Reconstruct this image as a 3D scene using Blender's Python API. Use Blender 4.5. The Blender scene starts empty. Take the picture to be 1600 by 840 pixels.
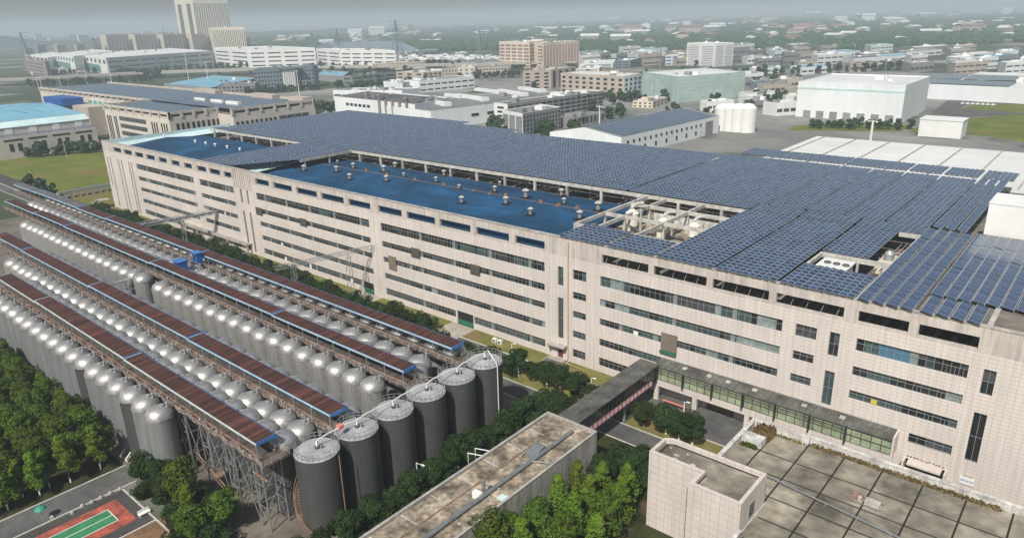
import bpy, bmesh, math, random
from mathutils import Vector
rnd = random.Random(7)
S = bpy.context.scene
COL = S.collection
# ------------------------------------------------------------------ camera
CAMP = Vector((0.0, 0.0, 72.0))
FPX, PIT, ROL, YAW = 1118.31, math.radians(19.305), math.radians(-1.4903), math.radians(-40.870)
_cp, _sp = math.cos(PIT), math.sin(PIT)
FW = Vector((math.sin(YAW)*_cp, math.cos(YAW)*_cp, -_sp))
RT0 = Vector((math.cos(YAW), -math.sin(YAW), 0)); UP0 = RT0.cross(FW)
RT = math.cos(ROL)*RT0 + math.sin(ROL)*UP0
UP = -math.sin(ROL)*RT0 + math.cos(ROL)*UP0
cam = bpy.data.cameras.new('camera'); camo = bpy.data.objects.new('camera', cam); COL.objects.link(camo)
from mathutils import Matrix
m = Matrix((RT, UP, -FW)).transposed().to_4x4(); m.translation = CAMP
camo.matrix_world = m
cam.sensor_fit = 'HORIZONTAL'; cam.sensor_width = 36.0; cam.lens = 36.0*FPX/1600.0
cam.clip_start = 1.0; cam.clip_end = 60000.0
S.camera = camo
# ------------------------------------------------------------------ world, sun, exposure
W = bpy.data.worlds.new("World"); S.world = W; W.use_nodes = True
nt = W.node_tree; nt.nodes.clear()
sky = nt.nodes.new('ShaderNodeTexSky'); sky.sky_type = 'NISHITA'; sky.sun_disc = False
SUNDIR = Vector((0.27, -0.87, 0.99)).normalized()
sky.sun_elevation = math.asin(SUNDIR.z); sky.sun_rotation = math.atan2(SUNDIR.x, SUNDIR.y)
sky.air_density = 1.4; sky.dust_density = 2.5; sky.ozone_density = 1.5
bg = nt.nodes.new('ShaderNodeBackground'); bg.inputs['Strength'].default_value = 0.066
wo = nt.nodes.new('ShaderNodeOutputWorld')
nt.links.new(sky.outputs[0], bg.inputs[0]); nt.links.new(bg.outputs[0], wo.inputs[0])
sl = bpy.data.lights.new('sun', 'SUN'); sl.energy = 4.9; sl.angle = math.radians(0.8); sl.color = (1.0, 0.94, 0.85)
so = bpy.data.objects.new('sun', sl); COL.objects.link(so)
so.rotation_euler = (-SUNDIR).to_track_quat('-Z', 'Y').to_euler(); so.location = (0, -50, 200)
S.view_settings.view_transform = 'Standard'; S.view_settings.look = 'None'
S.view_settings.exposure = 0.16; S.view_settings.gamma = 1.0; S.view_settings.use_curve_mapping = False
S.render.resolution_x = 1024; S.render.resolution_y = 537
S.cycles.max_bounces = 6; S.cycles.volume_bounces = 0; S.cycles.transparent_max_bounces = 8

# ------------------------------------------------------------------ helpers
def ray(px, py): return FW + RT*((px-800)/FPX) - UP*((py-420)/FPX)
def at(px, py, z=0.0):
    d = ray(px, py); return CAMP + d*((z-CAMP.z)/d.z)
def height_of(top, base):
    g = at(*base); lo, hi = 1.0, 140.0
    for _ in range(50):
        z = (lo+hi)/2; v = Vector((g.x, g.y, z))-CAMP; w = v.dot(FW); y = 420 - FPX*v.dot(UP)/w
        if y > top[1]: lo = z
        else: hi = z
    return lo
NUM = ['first','second','third','fourth','fifth','sixth','seventh','eighth','ninth','tenth','eleventh','twelfth','thirteenth','fourteenth','fifteenth','sixteenth','seventeenth','eighteenth','nineteenth','twentieth']
TENS = {2:'twenty',3:'thirty',4:'forty',5:'fifty',6:'sixty',7:'seventy',8:'eighty'}; TENO = {2:'twentieth',3:'thirtieth',4:'fortieth',5:'fiftieth',6:'sixtieth',7:'seventieth',8:'eightieth'}
def nth(i):
    if i < 20: return NUM[i]
    n = i+1
    return TENO[n//10] if n % 10 == 0 else TENS[n//10]+'-'+NUM[n % 10-1]

class MB:
    def __init__(s): s.v=[]; s.f=[]; s.m=[]; s.uv=[]
    def face(s, pts, mi=0, uv=None):
        b = len(s.v); s.v += [tuple(p) for p in pts]; s.f.append(tuple(range(b, b+len(pts)))); s.m.append(mi); s.uv.append(uv)
    def box(s, x0, x1, y0, y1, z0, z1, mi=0, skip=''):
        if x0>x1: x0,x1=x1,x0
        if y0>y1: y0,y1=y1,y0
        a=(x0,y0,z0);b=(x1,y0,z0);c=(x1,y1,z0);d=(x0,y1,z0);e=(x0,y0,z1);f=(x1,y0,z1);g=(x1,y1,z1);h=(x0,y1,z1)
        for k,q in (('b',(a,d,c,b)),('t',(e,f,g,h)),('-y',(a,b,f,e)),('+x',(b,c,g,f)),('+y',(c,d,h,g)),('-x',(d,a,e,h))):
            if k not in skip.split(): s.face(q, mi)
        return s
    def beam(s, p, q, w, h=None, mi=0, up=(0,0,1)):
        p=Vector(p); q=Vector(q); h=h or w; d=(q-p).normalized(); u=Vector(up)
        if abs(d.dot(u))>0.98: u=Vector((1,0,0))
        r=d.cross(u).normalized()*w/2; t=r.cross(d).normalized()*h/2
        A=[p-r-t,p+r-t,p+r+t,p-r+t]; B=[q-r-t,q+r-t,q+r+t,q-r+t]
        for i in range(4): j=(i+1)%4; s.face((A[i],A[j],B[j],B[i]),mi)
        s.face(A[::-1],mi); s.face(B,mi); return s
    def tube(s, pts, r, n=8, mi=0):
        pts=[Vector(p) for p in pts]; rings=[]
        for i,p in enumerate(pts):
            d=(pts[min(i+1,len(pts)-1)]-pts[max(i-1,0)]).normalized(); u=Vector((0,0,1))
            if abs(d.z)>.95: u=Vector((1,0,0))
            a=d.cross(u).normalized(); b=a.cross(d).normalized()
            rings.append([p+a*(r*math.cos(t))+b*(r*math.sin(t)) for t in [2*math.pi*k/n for k in range(n)]])
        for i in range(len(rings)-1):
            for k in range(n): j=(k+1)%n; s.face((rings[i][k],rings[i][j],rings[i+1][j],rings[i+1][k]),mi)
        s.face(rings[0][::-1],mi); s.face(rings[-1],mi); return s
    def lathe(s, x, y, prof, n=24, mi=0):
        R=[[(x+r*math.cos(2*math.pi*k/n), y+r*math.sin(2*math.pi*k/n), z) for k in range(n)] for r,z in prof]
        for i in range(len(R)-1):
            for k in range(n):
                j=(k+1)%n
                if prof[i+1][0]<1e-4: s.face((R[i][k],R[i][j],R[i+1][0]),mi)
                else: s.face((R[i][k],R[i][j],R[i+1][j],R[i+1][k]),mi)
        return s
    def prism(s, poly, z0, z1, mi=0, mt=None):
        n=len(poly); a=sum(poly[i][0]*poly[(i+1)%n][1]-poly[(i+1)%n][0]*poly[i][1] for i in range(n))
        if a<0: poly=poly[::-1]
        for i in range(n):
            p,q=poly[i],poly[(i+1)%n]; s.face(((p[0],p[1],z0),(q[0],q[1],z0),(q[0],q[1],z1),(p[0],p[1],z1)),mi)
        s.face([(p[0],p[1],z1) for p in poly], mi if mt is None else mt); s.face([(p[0],p[1],z0) for p in poly[::-1]],mi); return s
    def build(s, name, mats, parent=None, smooth=False, loc=None, world=True):
        me=bpy.data.meshes.new(name); me.from_pydata(s.v,[],s.f)
        mats=mats if isinstance(mats,(list,tuple)) else [mats]
        for x in mats: me.materials.append(x)
        me.polygons.foreach_set('material_index', s.m)
        if any(u is not None for u in s.uv):
            l=me.uv_layers.new(name='UVMap'); k=0
            for f,u in zip(s.f,s.uv):
                for j in range(len(f)): l.data[k].uv=u[j] if u else (0,0); k+=1
        if smooth:
            bm=bmesh.new(); bm.from_mesh(me); bmesh.ops.remove_doubles(bm,verts=bm.verts,dist=1e-4); bm.to_mesh(me); bm.free()
            me.polygons.foreach_set('use_smooth',[True]*len(me.polygons))
            try: me.set_sharp_from_angle(angle=math.radians(38))
            except Exception: pass
        me.update(); o=bpy.data.objects.new(name,me); COL.objects.link(o)
        if parent:
            o.parent=parent
            if world: o.matrix_parent_inverse=Matrix.Translation(-parent.location)
        if loc: o.location=loc
        return o
def tag(o, label=None, cat=None, group=None, kind=None):
    if label: o['label']=label
    if cat: o['category']=cat
    if group: o['group']=group
    if kind: o['kind']=kind
    return o
def thing(name, label, cat, loc=(0,0,0), rz=0, group=None):
    o=bpy.data.objects.new(name,None); COL.objects.link(o); o.location=loc; o.rotation_euler=(0,0,rz); o.empty_display_size=.5
    return tag(o,label,cat,group)
def copy_tree(o, loc, rz=None, sc=None, label=None, group=None, kids=True):
    c=o.copy(); COL.objects.link(c); c.location=loc
    if rz is not None: c.rotation_euler=(0,0,rz)
    if sc is not None: c.scale=sc if isinstance(sc,(tuple,list)) else (sc,sc,sc)
    if label: c['label']=label
    if group: c['group']=group
    for ch in KIDS.get(o.name, []):
        d=ch.copy(); COL.objects.link(d); d.parent=c
        for g in KIDS.get(ch.name, []):
            e=g.copy(); COL.objects.link(e); e.parent=d
    return c
KIDS={}
def kids(o, *ch): KIDS[o.name]=list(ch); return o

# ------------------------------------------------------------------ materials
def mat(name, col, rough=.8, metal=0.0, noise=None, bump=None, streak=None, spec=.3, grid=None, coord='Object'):
    """noise=(scale, amount) colour mottling; streak=(scale, amount) vertical run-off marks; grid=(w,h,dark,width) tile joints in x+y / z"""
    M=bpy.data.materials.new(name); M.use_nodes=True; N=M.node_tree; b=N.nodes['Principled BSDF']
    b.inputs['Roughness'].default_value=rough; b.inputs['Metallic'].default_value=metal
    b.inputs['Specular IOR Level'].default_value=spec
    b.inputs['Base Color'].default_value=(*col,1)
    L=N.links.new; new=N.nodes.new; cur=None
    def const(c): n=new('ShaderNodeRGB'); n.outputs[0].default_value=(*c,1); return n.outputs[0]
    tc=new('ShaderNodeTexCoord').outputs[coord]
    if noise or streak or grid: cur=const(col)
    def mult(cur, fac_socket, lo, hi):
        mr=new('ShaderNodeMapRange'); mr.inputs[1].default_value=.3; mr.inputs[2].default_value=.7; mr.inputs[3].default_value=lo; mr.inputs[4].default_value=hi
        L(fac_socket, mr.inputs[0]); mx=new('ShaderNodeVectorMath'); mx.operation='SCALE'; L(cur,mx.inputs[0]); L(mr.outputs[0],mx.inputs['Scale']); return mx.outputs[0]
    if noise:
        for sc,am in (noise, (noise[0]*5.3, noise[1]*.6)):
            n=new('ShaderNodeTexNoise'); n.inputs['Scale'].default_value=sc; n.inputs['Detail'].default_value=5; L(tc,n.inputs['Vector'])
            cur=mult(cur,n.outputs['Fac'],1-am,1+am)
    if streak:
        mp=new('ShaderNodeMapping'); mp.inputs['Scale'].default_value=(streak[0],streak[0],streak[0]*.06); L(tc,mp.inputs[0])
        n=new('ShaderNodeTexNoise'); n.inputs['Scale'].default_value=1; n.inputs['Detail'].default_value=6; n.inputs['Roughness'].default_value=.65; L(mp.outputs[0],n.inputs['Vector'])
        cur=mult(cur,n.outputs['Fac'],1-streak[1],1+streak[1]*.5)
    if grid:
        w,h,dark,wd=grid
        sp=new('ShaderNodeSeparateXYZ'); L(tc,sp.inputs[0]); ad=new('ShaderNodeMath'); ad.operation='ADD'; L(sp.outputs[0],ad.inputs[0]); L(sp.outputs[1],ad.inputs[1])
        def line(s_,per):
            a=new('ShaderNodeMath'); a.operation='DIVIDE'; L(s_,a.inputs[0]); a.inputs[1].default_value=per
            f=new('ShaderNodeMath'); f.operation='FRACT'; L(a.outputs[0],f.inputs[0])
            c=new('ShaderNodeMath'); c.operation='LESS_THAN'; L(f.outputs[0],c.inputs[0]); c.inputs[1].default_value=wd/per; return c.outputs[0]
        mxx=new('ShaderNodeMath'); mxx.operation='MAXIMUM'; L(line(ad.outputs[0],w),mxx.inputs[0]); L(line(sp.outputs[2],h),mxx.inputs[1])
        mix=new('ShaderNodeMix'); mix.data_type='RGBA'; L(mxx.outputs[0],mix.inputs[0]); L(cur,mix.inputs[6]); mix.inputs[7].default_value=(*[c*dark for c in col],1); cur=mix.outputs[2]
    if cur is not None: L(cur,b.inputs['Base Color'])
    if bump:
        n=new('ShaderNodeTexNoise'); n.inputs['Scale'].default_value=bump[0]; n.inputs['Detail'].default_value=4; L(tc,n.inputs['Vector'])
        bp=new('ShaderNodeBump'); bp.inputs['Strength'].default_value=bump[1]; bp.inputs['Distance'].default_value=.1; L(n.outputs['Fac'],bp.inputs['Height']); L(bp.outputs[0],b.inputs['Normal'])
    return M
M={}
M['wall']=mat('tiled_wall',(.56,.515,.475),.75,noise=(.07,.07),streak=(1.6,.13),grid=(1.0,.62,.62,.05))
M['parapet']=mat('parapet_render',(.48,.44,.40),.85,noise=(.15,.10),streak=(1.6,.30))
M['conc']=mat('concrete',(.36,.345,.32),.9,noise=(.4,.22),streak=(1.5,.25))
M['conc_white']=mat('pale_concrete',(.42,.41,.38),.85,noise=(.6,.25))
M['conc_dark']=mat('dark_concrete',(.12,.115,.105),.9,noise=(.3,.25))
M['roofdeck']=mat('roof_deck',(.16,.145,.125),.9,noise=(.2,.35))
M['glassd']=mat('window_glass_dark',(.012,.016,.018),.12,spec=.6)
M['glasst']=mat('window_glass_teal',(.045,.070,.072),.12,spec=.6,noise=(.3,.35))
M['glassp']=mat('window_curtain',(.20,.24,.24),.3,spec=.5,noise=(.6,.3))
M['glassg']=mat('window_glass_grey',(.055,.062,.065),.2,spec=.5,noise=(.8,.4))
M['boardw']=mat('white_board',(.70,.70,.68),.6)
M['frame']=mat('aluminium_frame',(.25,.28,.29),.5,metal=.3)
M['yellow']=mat('yellow_board',(.50,.44,.05),.6)
M['blueglass']=mat('blue_film',(.06,.15,.23),.3)
M['steel']=mat('galvanised_steel',(.36,.37,.37),.55,metal=.5,noise=(.8,.2))
M['steelw']=mat('white_painted_steel',(.68,.68,.66),.5,noise=(.8,.08))
M['rust']=mat('rusty_rail',(.22,.135,.095),.8,noise=(1.5,.4))
M['fasciap']=mat('pale_fascia',(.46,.55,.57),.5,noise=(.4,.15))
M['bluef']=mat('blue_fascia',(.30,.47,.62),.45,noise=(.3,.12))
M['bluep']=mat('blue_paint',(.045,.17,.42),.45,noise=(.6,.2))
M['bluebox']=mat('bright_blue_box',(.010,.085,.33),.4,noise=(.6,.15))
M['pipeg']=mat('grey_pipe',(.26,.28,.29),.4,metal=.5,noise=(1.,.2))
M['black']=mat('tar_seam',(.018,.017,.016),.9)
M['orange']=mat('ochre_pipe',(.38,.23,.13),.7)
M['red']=mat('maroon_door',(.13,.03,.025),.6)
M['pink']=mat('faded_pink_banner',(.52,.26,.27),.7,noise=(1.,.15))
M['pinkred']=mat('faded_red_barrier',(.62,.20,.16),.7)
M['white']=mat('white_paint',(.66,.67,.66),.7,noise=(.05,.06))
M['whiteb']=mat('white_cladding',(.66,.70,.71),.6,noise=(.03,.05),streak=(.3,.08))
M['cream']=mat('cream_render',(.60,.54,.43),.8,noise=(.05,.08))
M['beige']=mat('beige_render',(.40,.35,.30),.85,noise=(.05,.12))
M['greyb']=mat('grey_render',(.22,.225,.225),.85,noise=(.05,.15))
M['brownb']=mat('brown_render',(.26,.22,.19),.85,noise=(.05,.15))
M['pinkb']=mat('pink_brown_panel',(.26,.16,.145),.8,noise=(.1,.15))
M['bluegrey']=mat('blue_grey_render',(.17,.21,.25),.8,noise=(.05,.12))
M['roofgrey']=mat('grey_membrane',(.17,.18,.18),.85,noise=(.03,.18))
M['rooflight']=mat('pale_roof',(.60,.61,.60),.7,noise=(.03,.10))
M['roofdark']=mat('dark_roof',(.10,.10,.105),.85,noise=(.05,.3))
M['roofcyan']=mat('cyan_roof',(.17,.37,.48),.6,noise=(.02,.10))
M['cyanpale']=mat('pale_cyan_sheet',(.48,.62,.64),.6,noise=(.05,.12))
M['net']=mat('green_scaffold_net',(.36,.47,.43),.9,noise=(.1,.15),grid=(3.0,3.0,.75,.3))
M['greenglass']=mat('green_glass',(.10,.30,.27),.25,spec=.6)
M['asphalt']=mat('asphalt',(.090,.090,.088),.9,noise=(.14,.30),bump=(2,.1))
M['asphaltd']=mat('dark_asphalt',(.055,.054,.052),.9,noise=(.15,.2))
M['kerb']=mat('kerb_stone',(.45,.44,.41),.85,noise=(.6,.15))
M['paving']=mat('pale_paving',(.32,.295,.255),.9,noise=(.5,.18))
M['line']=mat('road_paint',(.60,.60,.57),.8)
M['soil']=mat('brown_soil',(.16,.095,.05),.95,noise=(.4,.35))
M['yardc']=mat('yard_concrete',(.13,.115,.098),.95,noise=(.15,.3))
M['court_red']=mat('court_red',(.30,.080,.055),.9,noise=(.5,.45))
M['court_green']=mat('court_green',(.035,.19,.085),.85,noise=(.5,.3))
M['roofold']=mat('weathered_roof',(.235,.20,.15),.95,noise=(.26,.85))
M['roofold2']=mat('weathered_slab',(.200,.184,.145),.95,noise=(.11,.60))
M['plaster']=mat('flaking_white_plaster',(.50,.49,.47),.9,noise=(.7,.35),streak=(1.,.3))
M['bark']=mat('bark',(.14,.12,.10),.95,noise=(2.,.3))
M['barkw']=mat('whitewashed_bark',(.65,.64,.60),.9)
M['tankgrey']=mat('dark_grey_tank_paint',(.062,.063,.062),.5,noise=(.25,.12),streak=(.8,.22),spec=.35,grid=(900,1.85,.70,.035))
M['tanktop']=mat('tank_roof_plate',(.36,.37,.375),.5,metal=.15,noise=(.5,.2))
M['canopy']=mat('dirty_canopy_sheet',(.085,.085,.078),.75,noise=(.3,.45))
M['greeng']=mat('gallery_glass',(.27,.32,.21),.25,spec=.6,noise=(.3,.3))
M['darkframe']=mat('dark_frame',(.03,.033,.033),.5)
M['door_dark']=mat('dark_opening',(.014,.014,.014),.9)
M['brown']=mat('brown_louvre',(.085,.075,.065),.8)
M['shutter']=mat('roller_shutter',(.17,.145,.115),.8,noise=(.3,.1))
M['green']=mat('green_paint',(.02,.13,.07),.6)
M['greenm']=mat('green_canopy',(.03,.25,.17),.6)
M['ducts']=mat('cream_fibreglass',(.64,.62,.54),.6,noise=(.8,.1))

def stainless():
    X=mat('brushed_stainless',(.36,.36,.355),.48,metal=.45,streak=(2.2,.34),noise=(.5,.12),bump=(.9,.12))
    return X
M['tank']=stainless()
M['dome']=mat('polished_dome',(.42,.415,.40),.47,metal=.65,noise=(.7,.30),bump=(.8,.30))
M['tankw']=mat('pale_steel_tank',(.37,.39,.395),.42,metal=.6,streak=(1.4,.32),bump=(.8,.1))

def rustroof():
    X=bpy.data.materials.new('rust_red_corrugated'); X.use_nodes=True; N=X.node_tree; b=N.nodes['Principled BSDF']; L=N.links.new; new=N.nodes.new
    b.inputs['Roughness'].default_value=.8; b.inputs['Specular IOR Level'].default_value=.25
    tc=new('ShaderNodeTexCoord').outputs['Object']; mp=new('ShaderNodeMapping'); mp.inputs['Scale'].default_value=(1.6,.012,.012); L(tc,mp.inputs[0])
    n=new('ShaderNodeTexNoise'); n.inputs['Scale'].default_value=1; n.inputs['Detail'].default_value=3; L(mp.outputs[0],n.inputs['Vector'])
    cr=new('ShaderNodeValToRGB'); e=cr.color_ramp.elements; e[0].position=.30; e[0].color=(.034,.018,.016,1); e[1].position=.72; e[1].color=(.125,.050,.038,1)
    e2=cr.color_ramp.elements.new(.5); e2.color=(.060,.027,.023,1); L(n.outputs['Fac'],cr.inputs[0])
    n2=new('ShaderNodeTexNoise'); n2.inputs['Scale'].default_value=.9; n2.inputs['Detail'].default_value=6; L(tc,n2.inputs['Vector'])
    mr=new('ShaderNodeMapRange'); mr.inputs[1].default_value=.3; mr.inputs[2].default_value=.7; mr.inputs[3].default_value=.88; mr.inputs[4].default_value=1.15; L(n2.outputs['Fac'],mr.inputs[0])
    sc=new('ShaderNodeVectorMath'); sc.operation='SCALE'; L(cr.outputs[0],sc.inputs[0]); L(mr.outputs[0],sc.inputs['Scale']); L(sc.outputs[0],b.inputs['Base Color'])
    w=new('ShaderNodeTexWave'); w.bands_direction='X'; w.inputs['Scale'].default_value=.62; L(tc,w.inputs['Vector'])
    bp=new('ShaderNodeBump'); bp.inputs['Strength'].default_value=.6; bp.inputs['Distance'].default_value=.06; L(w.outputs['Fac'],bp.inputs['Height']); L(bp.outputs[0],b.inputs['Normal'])
    return X
M['rustroof']=rustroof()
M['greyrust']=mat('grey_corrugated',(.105,.105,.115),.7,noise=(.3,.3))
def blueroof():
    X=bpy.data.materials.new('deep_blue_membrane'); X.use_nodes=True; N=X.node_tree; b=N.nodes['Principled BSDF']; L=N.links.new; new=N.nodes.new
    b.inputs['Roughness'].default_value=.75; b.inputs['Specular IOR Level'].default_value=.15
    tc=new('ShaderNodeTexCoord').outputs['Object']
    n=new('ShaderNodeTexNoise'); n.inputs['Scale'].default_value=.055; n.inputs['Detail'].default_value=5; n.inputs['Roughness'].default_value=.6; n.inputs['Distortion'].default_value=.6; L(tc,n.inputs['Vector'])
    cr=new('ShaderNodeValToRGB'); e=cr.color_ramp.elements; e[0].position=.38; e[0].color=(.011,.042,.088,1); e[1].position=.74; e[1].color=(.021,.112,.25,1); e2=e.new(.56); e2.color=(.013,.062,.135,1); L(n.outputs['Fac'],cr.inputs[0])
    mp=new('ShaderNodeMapping'); mp.inputs['Scale'].default_value=(.12,2.2,1); L(tc,mp.inputs[0])
    n2=new('ShaderNodeTexNoise'); n2.inputs['Scale'].default_value=.6; n2.inputs['Detail'].default_value=4; L(mp.outputs[0],n2.inputs['Vector'])
    mr=new('ShaderNodeMapRange'); mr.inputs[1].default_value=.3; mr.inputs[2].default_value=.7; mr.inputs[3].default_value=.8; mr.inputs[4].default_value=1.2; L(n2.outputs['Fac'],mr.inputs[0])
    sc=new('ShaderNodeVectorMath'); sc.operation='SCALE'; L(cr.outputs[0],sc.inputs[0]); L(mr.outputs[0],sc.inputs['Scale']); L(sc.outputs[0],b.inputs['Base Color'])
    return X
M['blueroof']=blueroof()
def pv(name='solar_glass', base=(.021,.043,.092)):
    X=bpy.data.materials.new(name); X.use_nodes=True; N=X.node_tree; b=N.nodes['Principled BSDF']; L=N.links.new; new=N.nodes.new
    uv=new('ShaderNodeUVMap'); uv.uv_map='UVMap'
    fr=new('ShaderNodeVectorMath'); fr.operation='FRACTION'; L(uv.outputs[0],fr.inputs[0]); fl=new('ShaderNodeVectorMath'); fl.operation='FLOOR'; L(uv.outputs[0],fl.inputs[0])
    sp=new('ShaderNodeSeparateXYZ'); L(fr.outputs[0],sp.inputs[0])
    def band(s_,w):
        a=new('ShaderNodeMath'); a.operation='SUBTRACT'; L(s_,a.inputs[0]); a.inputs[1].default_value=.5
        c=new('ShaderNodeMath'); c.operation='ABSOLUTE'; L(a.outputs[0],c.inputs[0])
        d=new('ShaderNodeMath'); d.operation='GREATER_THAN'; L(c.outputs[0],d.inputs[0]); d.inputs[1].default_value=.5-w; return d.outputs[0]
    mx=new('ShaderNodeMath'); mx.operation='MAXIMUM'; L(band(sp.outputs[0],.035),mx.inputs[0]); L(band(sp.outputs[1],.042),mx.inputs[1])
    wn=new('ShaderNodeTexWhiteNoise'); wn.noise_dimensions='2D'; L(fl.outputs[0],wn.inputs['Vector'])
    cr=new('ShaderNodeValToRGB'); e=cr.color_ramp.elements; e[0].color=(base[0]*.6,base[1]*.65,base[2]*.7,1); e[1].color=(base[0]*1.7,base[1]*1.5,base[2]*1.35,1); L(wn.outputs['Value'],cr.inputs[0])
    mix=new('ShaderNodeMix'); mix.data_type='RGBA'; L(mx.outputs[0],mix.inputs[0]); L(cr.outputs[0],mix.inputs[6]); mix.inputs[7].default_value=(.42,.45,.48,1); L(mix.outputs[2],b.inputs['Base Color'])
    r=new('ShaderNodeMapRange'); L(mx.outputs[0],r.inputs[0]); r.inputs[3].default_value=.16; r.inputs[4].default_value=.5; L(r.outputs[0],b.inputs['Roughness'])
    b.inputs['Specular IOR Level'].default_value=.75
    return X
M['pv']=pv()
def leafmat(name, c, var=.45, tr=.15):
    X=bpy.data.materials.new(name); X.use_nodes=True; N=X.node_tree; L=N.links.new; new=N.nodes.new
    b=N.nodes['Principled BSDF']; b.inputs['Roughness'].default_value=.7; b.inputs['Specular IOR Level'].default_value=.08
    at_=new('ShaderNodeAttribute'); at_.attribute_name='tone'
    oi=new('ShaderNodeObjectInfo')
    mr=new('ShaderNodeMapRange'); L(at_.outputs['Fac'],mr.inputs[0]); mr.inputs[3].default_value=1-var; mr.inputs[4].default_value=1+var*1.3
    mr2=new('ShaderNodeMapRange'); L(oi.outputs['Random'],mr2.inputs[0]); mr2.inputs[3].default_value=.8; mr2.inputs[4].default_value=1.2
    mm=new('ShaderNodeMath'); mm.operation='MULTIPLY'; L(mr.outputs[0],mm.inputs[0]); L(mr2.outputs[0],mm.inputs[1])
    rgb=new('ShaderNodeRGB'); rgb.outputs[0].default_value=(*c,1)
    hs=new('ShaderNodeHueSaturation'); L(rgb.outputs[0],hs.inputs['Color'])
    mr3=new('ShaderNodeMapRange'); L(oi.outputs['Random'],mr3.inputs[0]); mr3.inputs[3].default_value=.475; mr3.inputs[4].default_value=.51; L(mr3.outputs[0],hs.inputs['Hue'])
    sc=new('ShaderNodeVectorMath'); sc.operation='SCALE'; L(hs.outputs[0],sc.inputs[0]); L(mm.outputs[0],sc.inputs['Scale']); L(sc.outputs[0],b.inputs['Base Color'])
    t=new('ShaderNodeBsdfTranslucent'); L(sc.outputs[0],t.inputs[0]); ms=new('ShaderNodeMixShader'); ms.inputs[0].default_value=tr
    out=N.nodes['Material Output']; L(b.outputs[0],ms.inputs[1]); L(t.outputs[0],ms.inputs[2]); L(ms.outputs[0],out.inputs[0])
    return X
M['leafd']=leafmat('dark_leaves',(.020,.040,.010))
M['leafm']=leafmat('mid_leaves',(.056,.094,.012))
M['leafb']=leafmat('bright_leaves',(.088,.145,.014),tr=.25)
M['leaff']=leafmat('far_leaves',(.035,.065,.030),.3)
M['weed']=leafmat('dry_weeds',(.16,.13,.05),.4)
def groundmat(name, c1, c2, c3, s1, s2, rough=.95):
    X=bpy.data.materials.new(name); X.use_nodes=True; N=X.node_tree; b=N.nodes['Principled BSDF']; L=N.links.new; new=N.nodes.new
    b.inputs['Roughness'].default_value=rough; b.inputs['Specular IOR Level'].default_value=.1
    tc=new('ShaderNodeTexCoord').outputs['Object']
    n=new('ShaderNodeTexNoise'); n.inputs['Scale'].default_value=s1; n.inputs['Detail'].default_value=8; n.inputs['Roughness'].default_value=.62; L(tc,n.inputs['Vector'])
    cr=new('ShaderNodeValToRGB'); e=cr.color_ramp.elements; e[0].position=.36; e[0].color=(*c1,1); e[1].position=.66; e[1].color=(*c2,1); L(n.outputs['Fac'],cr.inputs[0])
    n2=new('ShaderNodeTexNoise'); n2.inputs['Scale'].default_value=s2; n2.inputs['Detail'].default_value=6; L(tc,n2.inputs['Vector'])
    r=new('ShaderNodeMapRange'); r.inputs[1].default_value=.56; r.inputs[2].default_value=.66; L(n2.outputs['Fac'],r.inputs[0])
    mix=new('ShaderNodeMix'); mix.data_type='RGBA'; L(r.outputs[0],mix.inputs[0]); L(cr.outputs[0],mix.inputs[6]); mix.inputs[7].default_value=(*c3,1); L(mix.outputs[2],b.inputs['Base Color'])
    return X
M['ground']=groundmat('far_ground',(.034,.052,.026),(.085,.095,.06),(.26,.255,.24),.004,.007)
M['lawn']=groundmat('lawn_grass',(.085,.115,.018),(.15,.165,.03),(.155,.125,.045),.05,.03)
M['lawn2']=groundmat('dry_lawn',(.10,.115,.03),(.19,.17,.055),(.17,.13,.06),.25,.12)
M['understory']=groundmat('dark_soil_grass',(.02,.028,.012),(.05,.052,.02),(.09,.06,.03),.3,.15)  # dark soil and grass with brown patches
# ================================================================== GROUND AND ROADS
def sheet(name, poly, z, m, kind='structure', label=None):
    b=MB(); b.face([(p[0],p[1],z) for p in poly]); return tag(b.build(name,m),kind=kind)
def rect(x0,x1,y0,y1): return [(x0,y0),(x1,y0),(x1,y1),(x0,y1)]
M['estate']=groundmat('estate_surface',(.13,.135,.125),(.27,.265,.25),(.045,.065,.030),.012,.02)
b=MB(); n=12; R=23900
b.face([(-R,-1900,0),(15900,-1900,0),(15900,R,0),(-R,R,0)]); tag(b.build('ground',M['ground']),kind='structure')
sheet('tank_yard',rect(-340,-60,36.4,96.2),.004,M['yardc'])
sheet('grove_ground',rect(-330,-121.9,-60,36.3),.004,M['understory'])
sheet('soil_strip',rect(-102.8,-60,-60,36.3),.004,M['soil'])
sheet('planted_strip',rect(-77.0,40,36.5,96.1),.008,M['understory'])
sheet('service_road',rect(-121.7,-115.8,-60,36.2),.012,M['asphalt'])
sheet('court_surround',rect(-115.2,-102.9,-60,33.0),.008,M['asphaltd'])
sheet('court_red_surface',rect(-113.4,-105.5,-20,31.3),.012,M['court_red'])
sheet('court_green_surface',rect(-111.6,-107.6,-14,29.3),.016,M['court_green'])
b=MB()
for x0,x1,y0,y1 in ((-111.65,-111.5,-14,29.35),(-107.7,-107.55,-14,29.35),(-111.65,-107.55,29.25,29.4),(-109.65,-109.5,-14,29.2)): b.box(x0,x1,y0,y1,.017,.021)
tag(b.build('court_lines',M['line']),kind='structure')
b=MB()
b.box(-121.95,-121.7,-60,36.3,0,.13); b.box(-115.8,-115.55,-60,36.3,0,.13); b.box(-115.5,-98,33.0,33.25,0,.13); b.box(-103,-102.75,-60,33.0,0,.16)
tag(b.build('kerb',M['kerb']),kind='structure')
sheet('main_road',rect(-700,120,96.2,101.1),.012,M['asphalt'])
sheet('verge',rect(-700,-64,101.3,105.9),.010,M['lawn2'])
sheet('verge_right',rect(-61,-30,101.3,105.6),.010,M['lawn2'])
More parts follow.
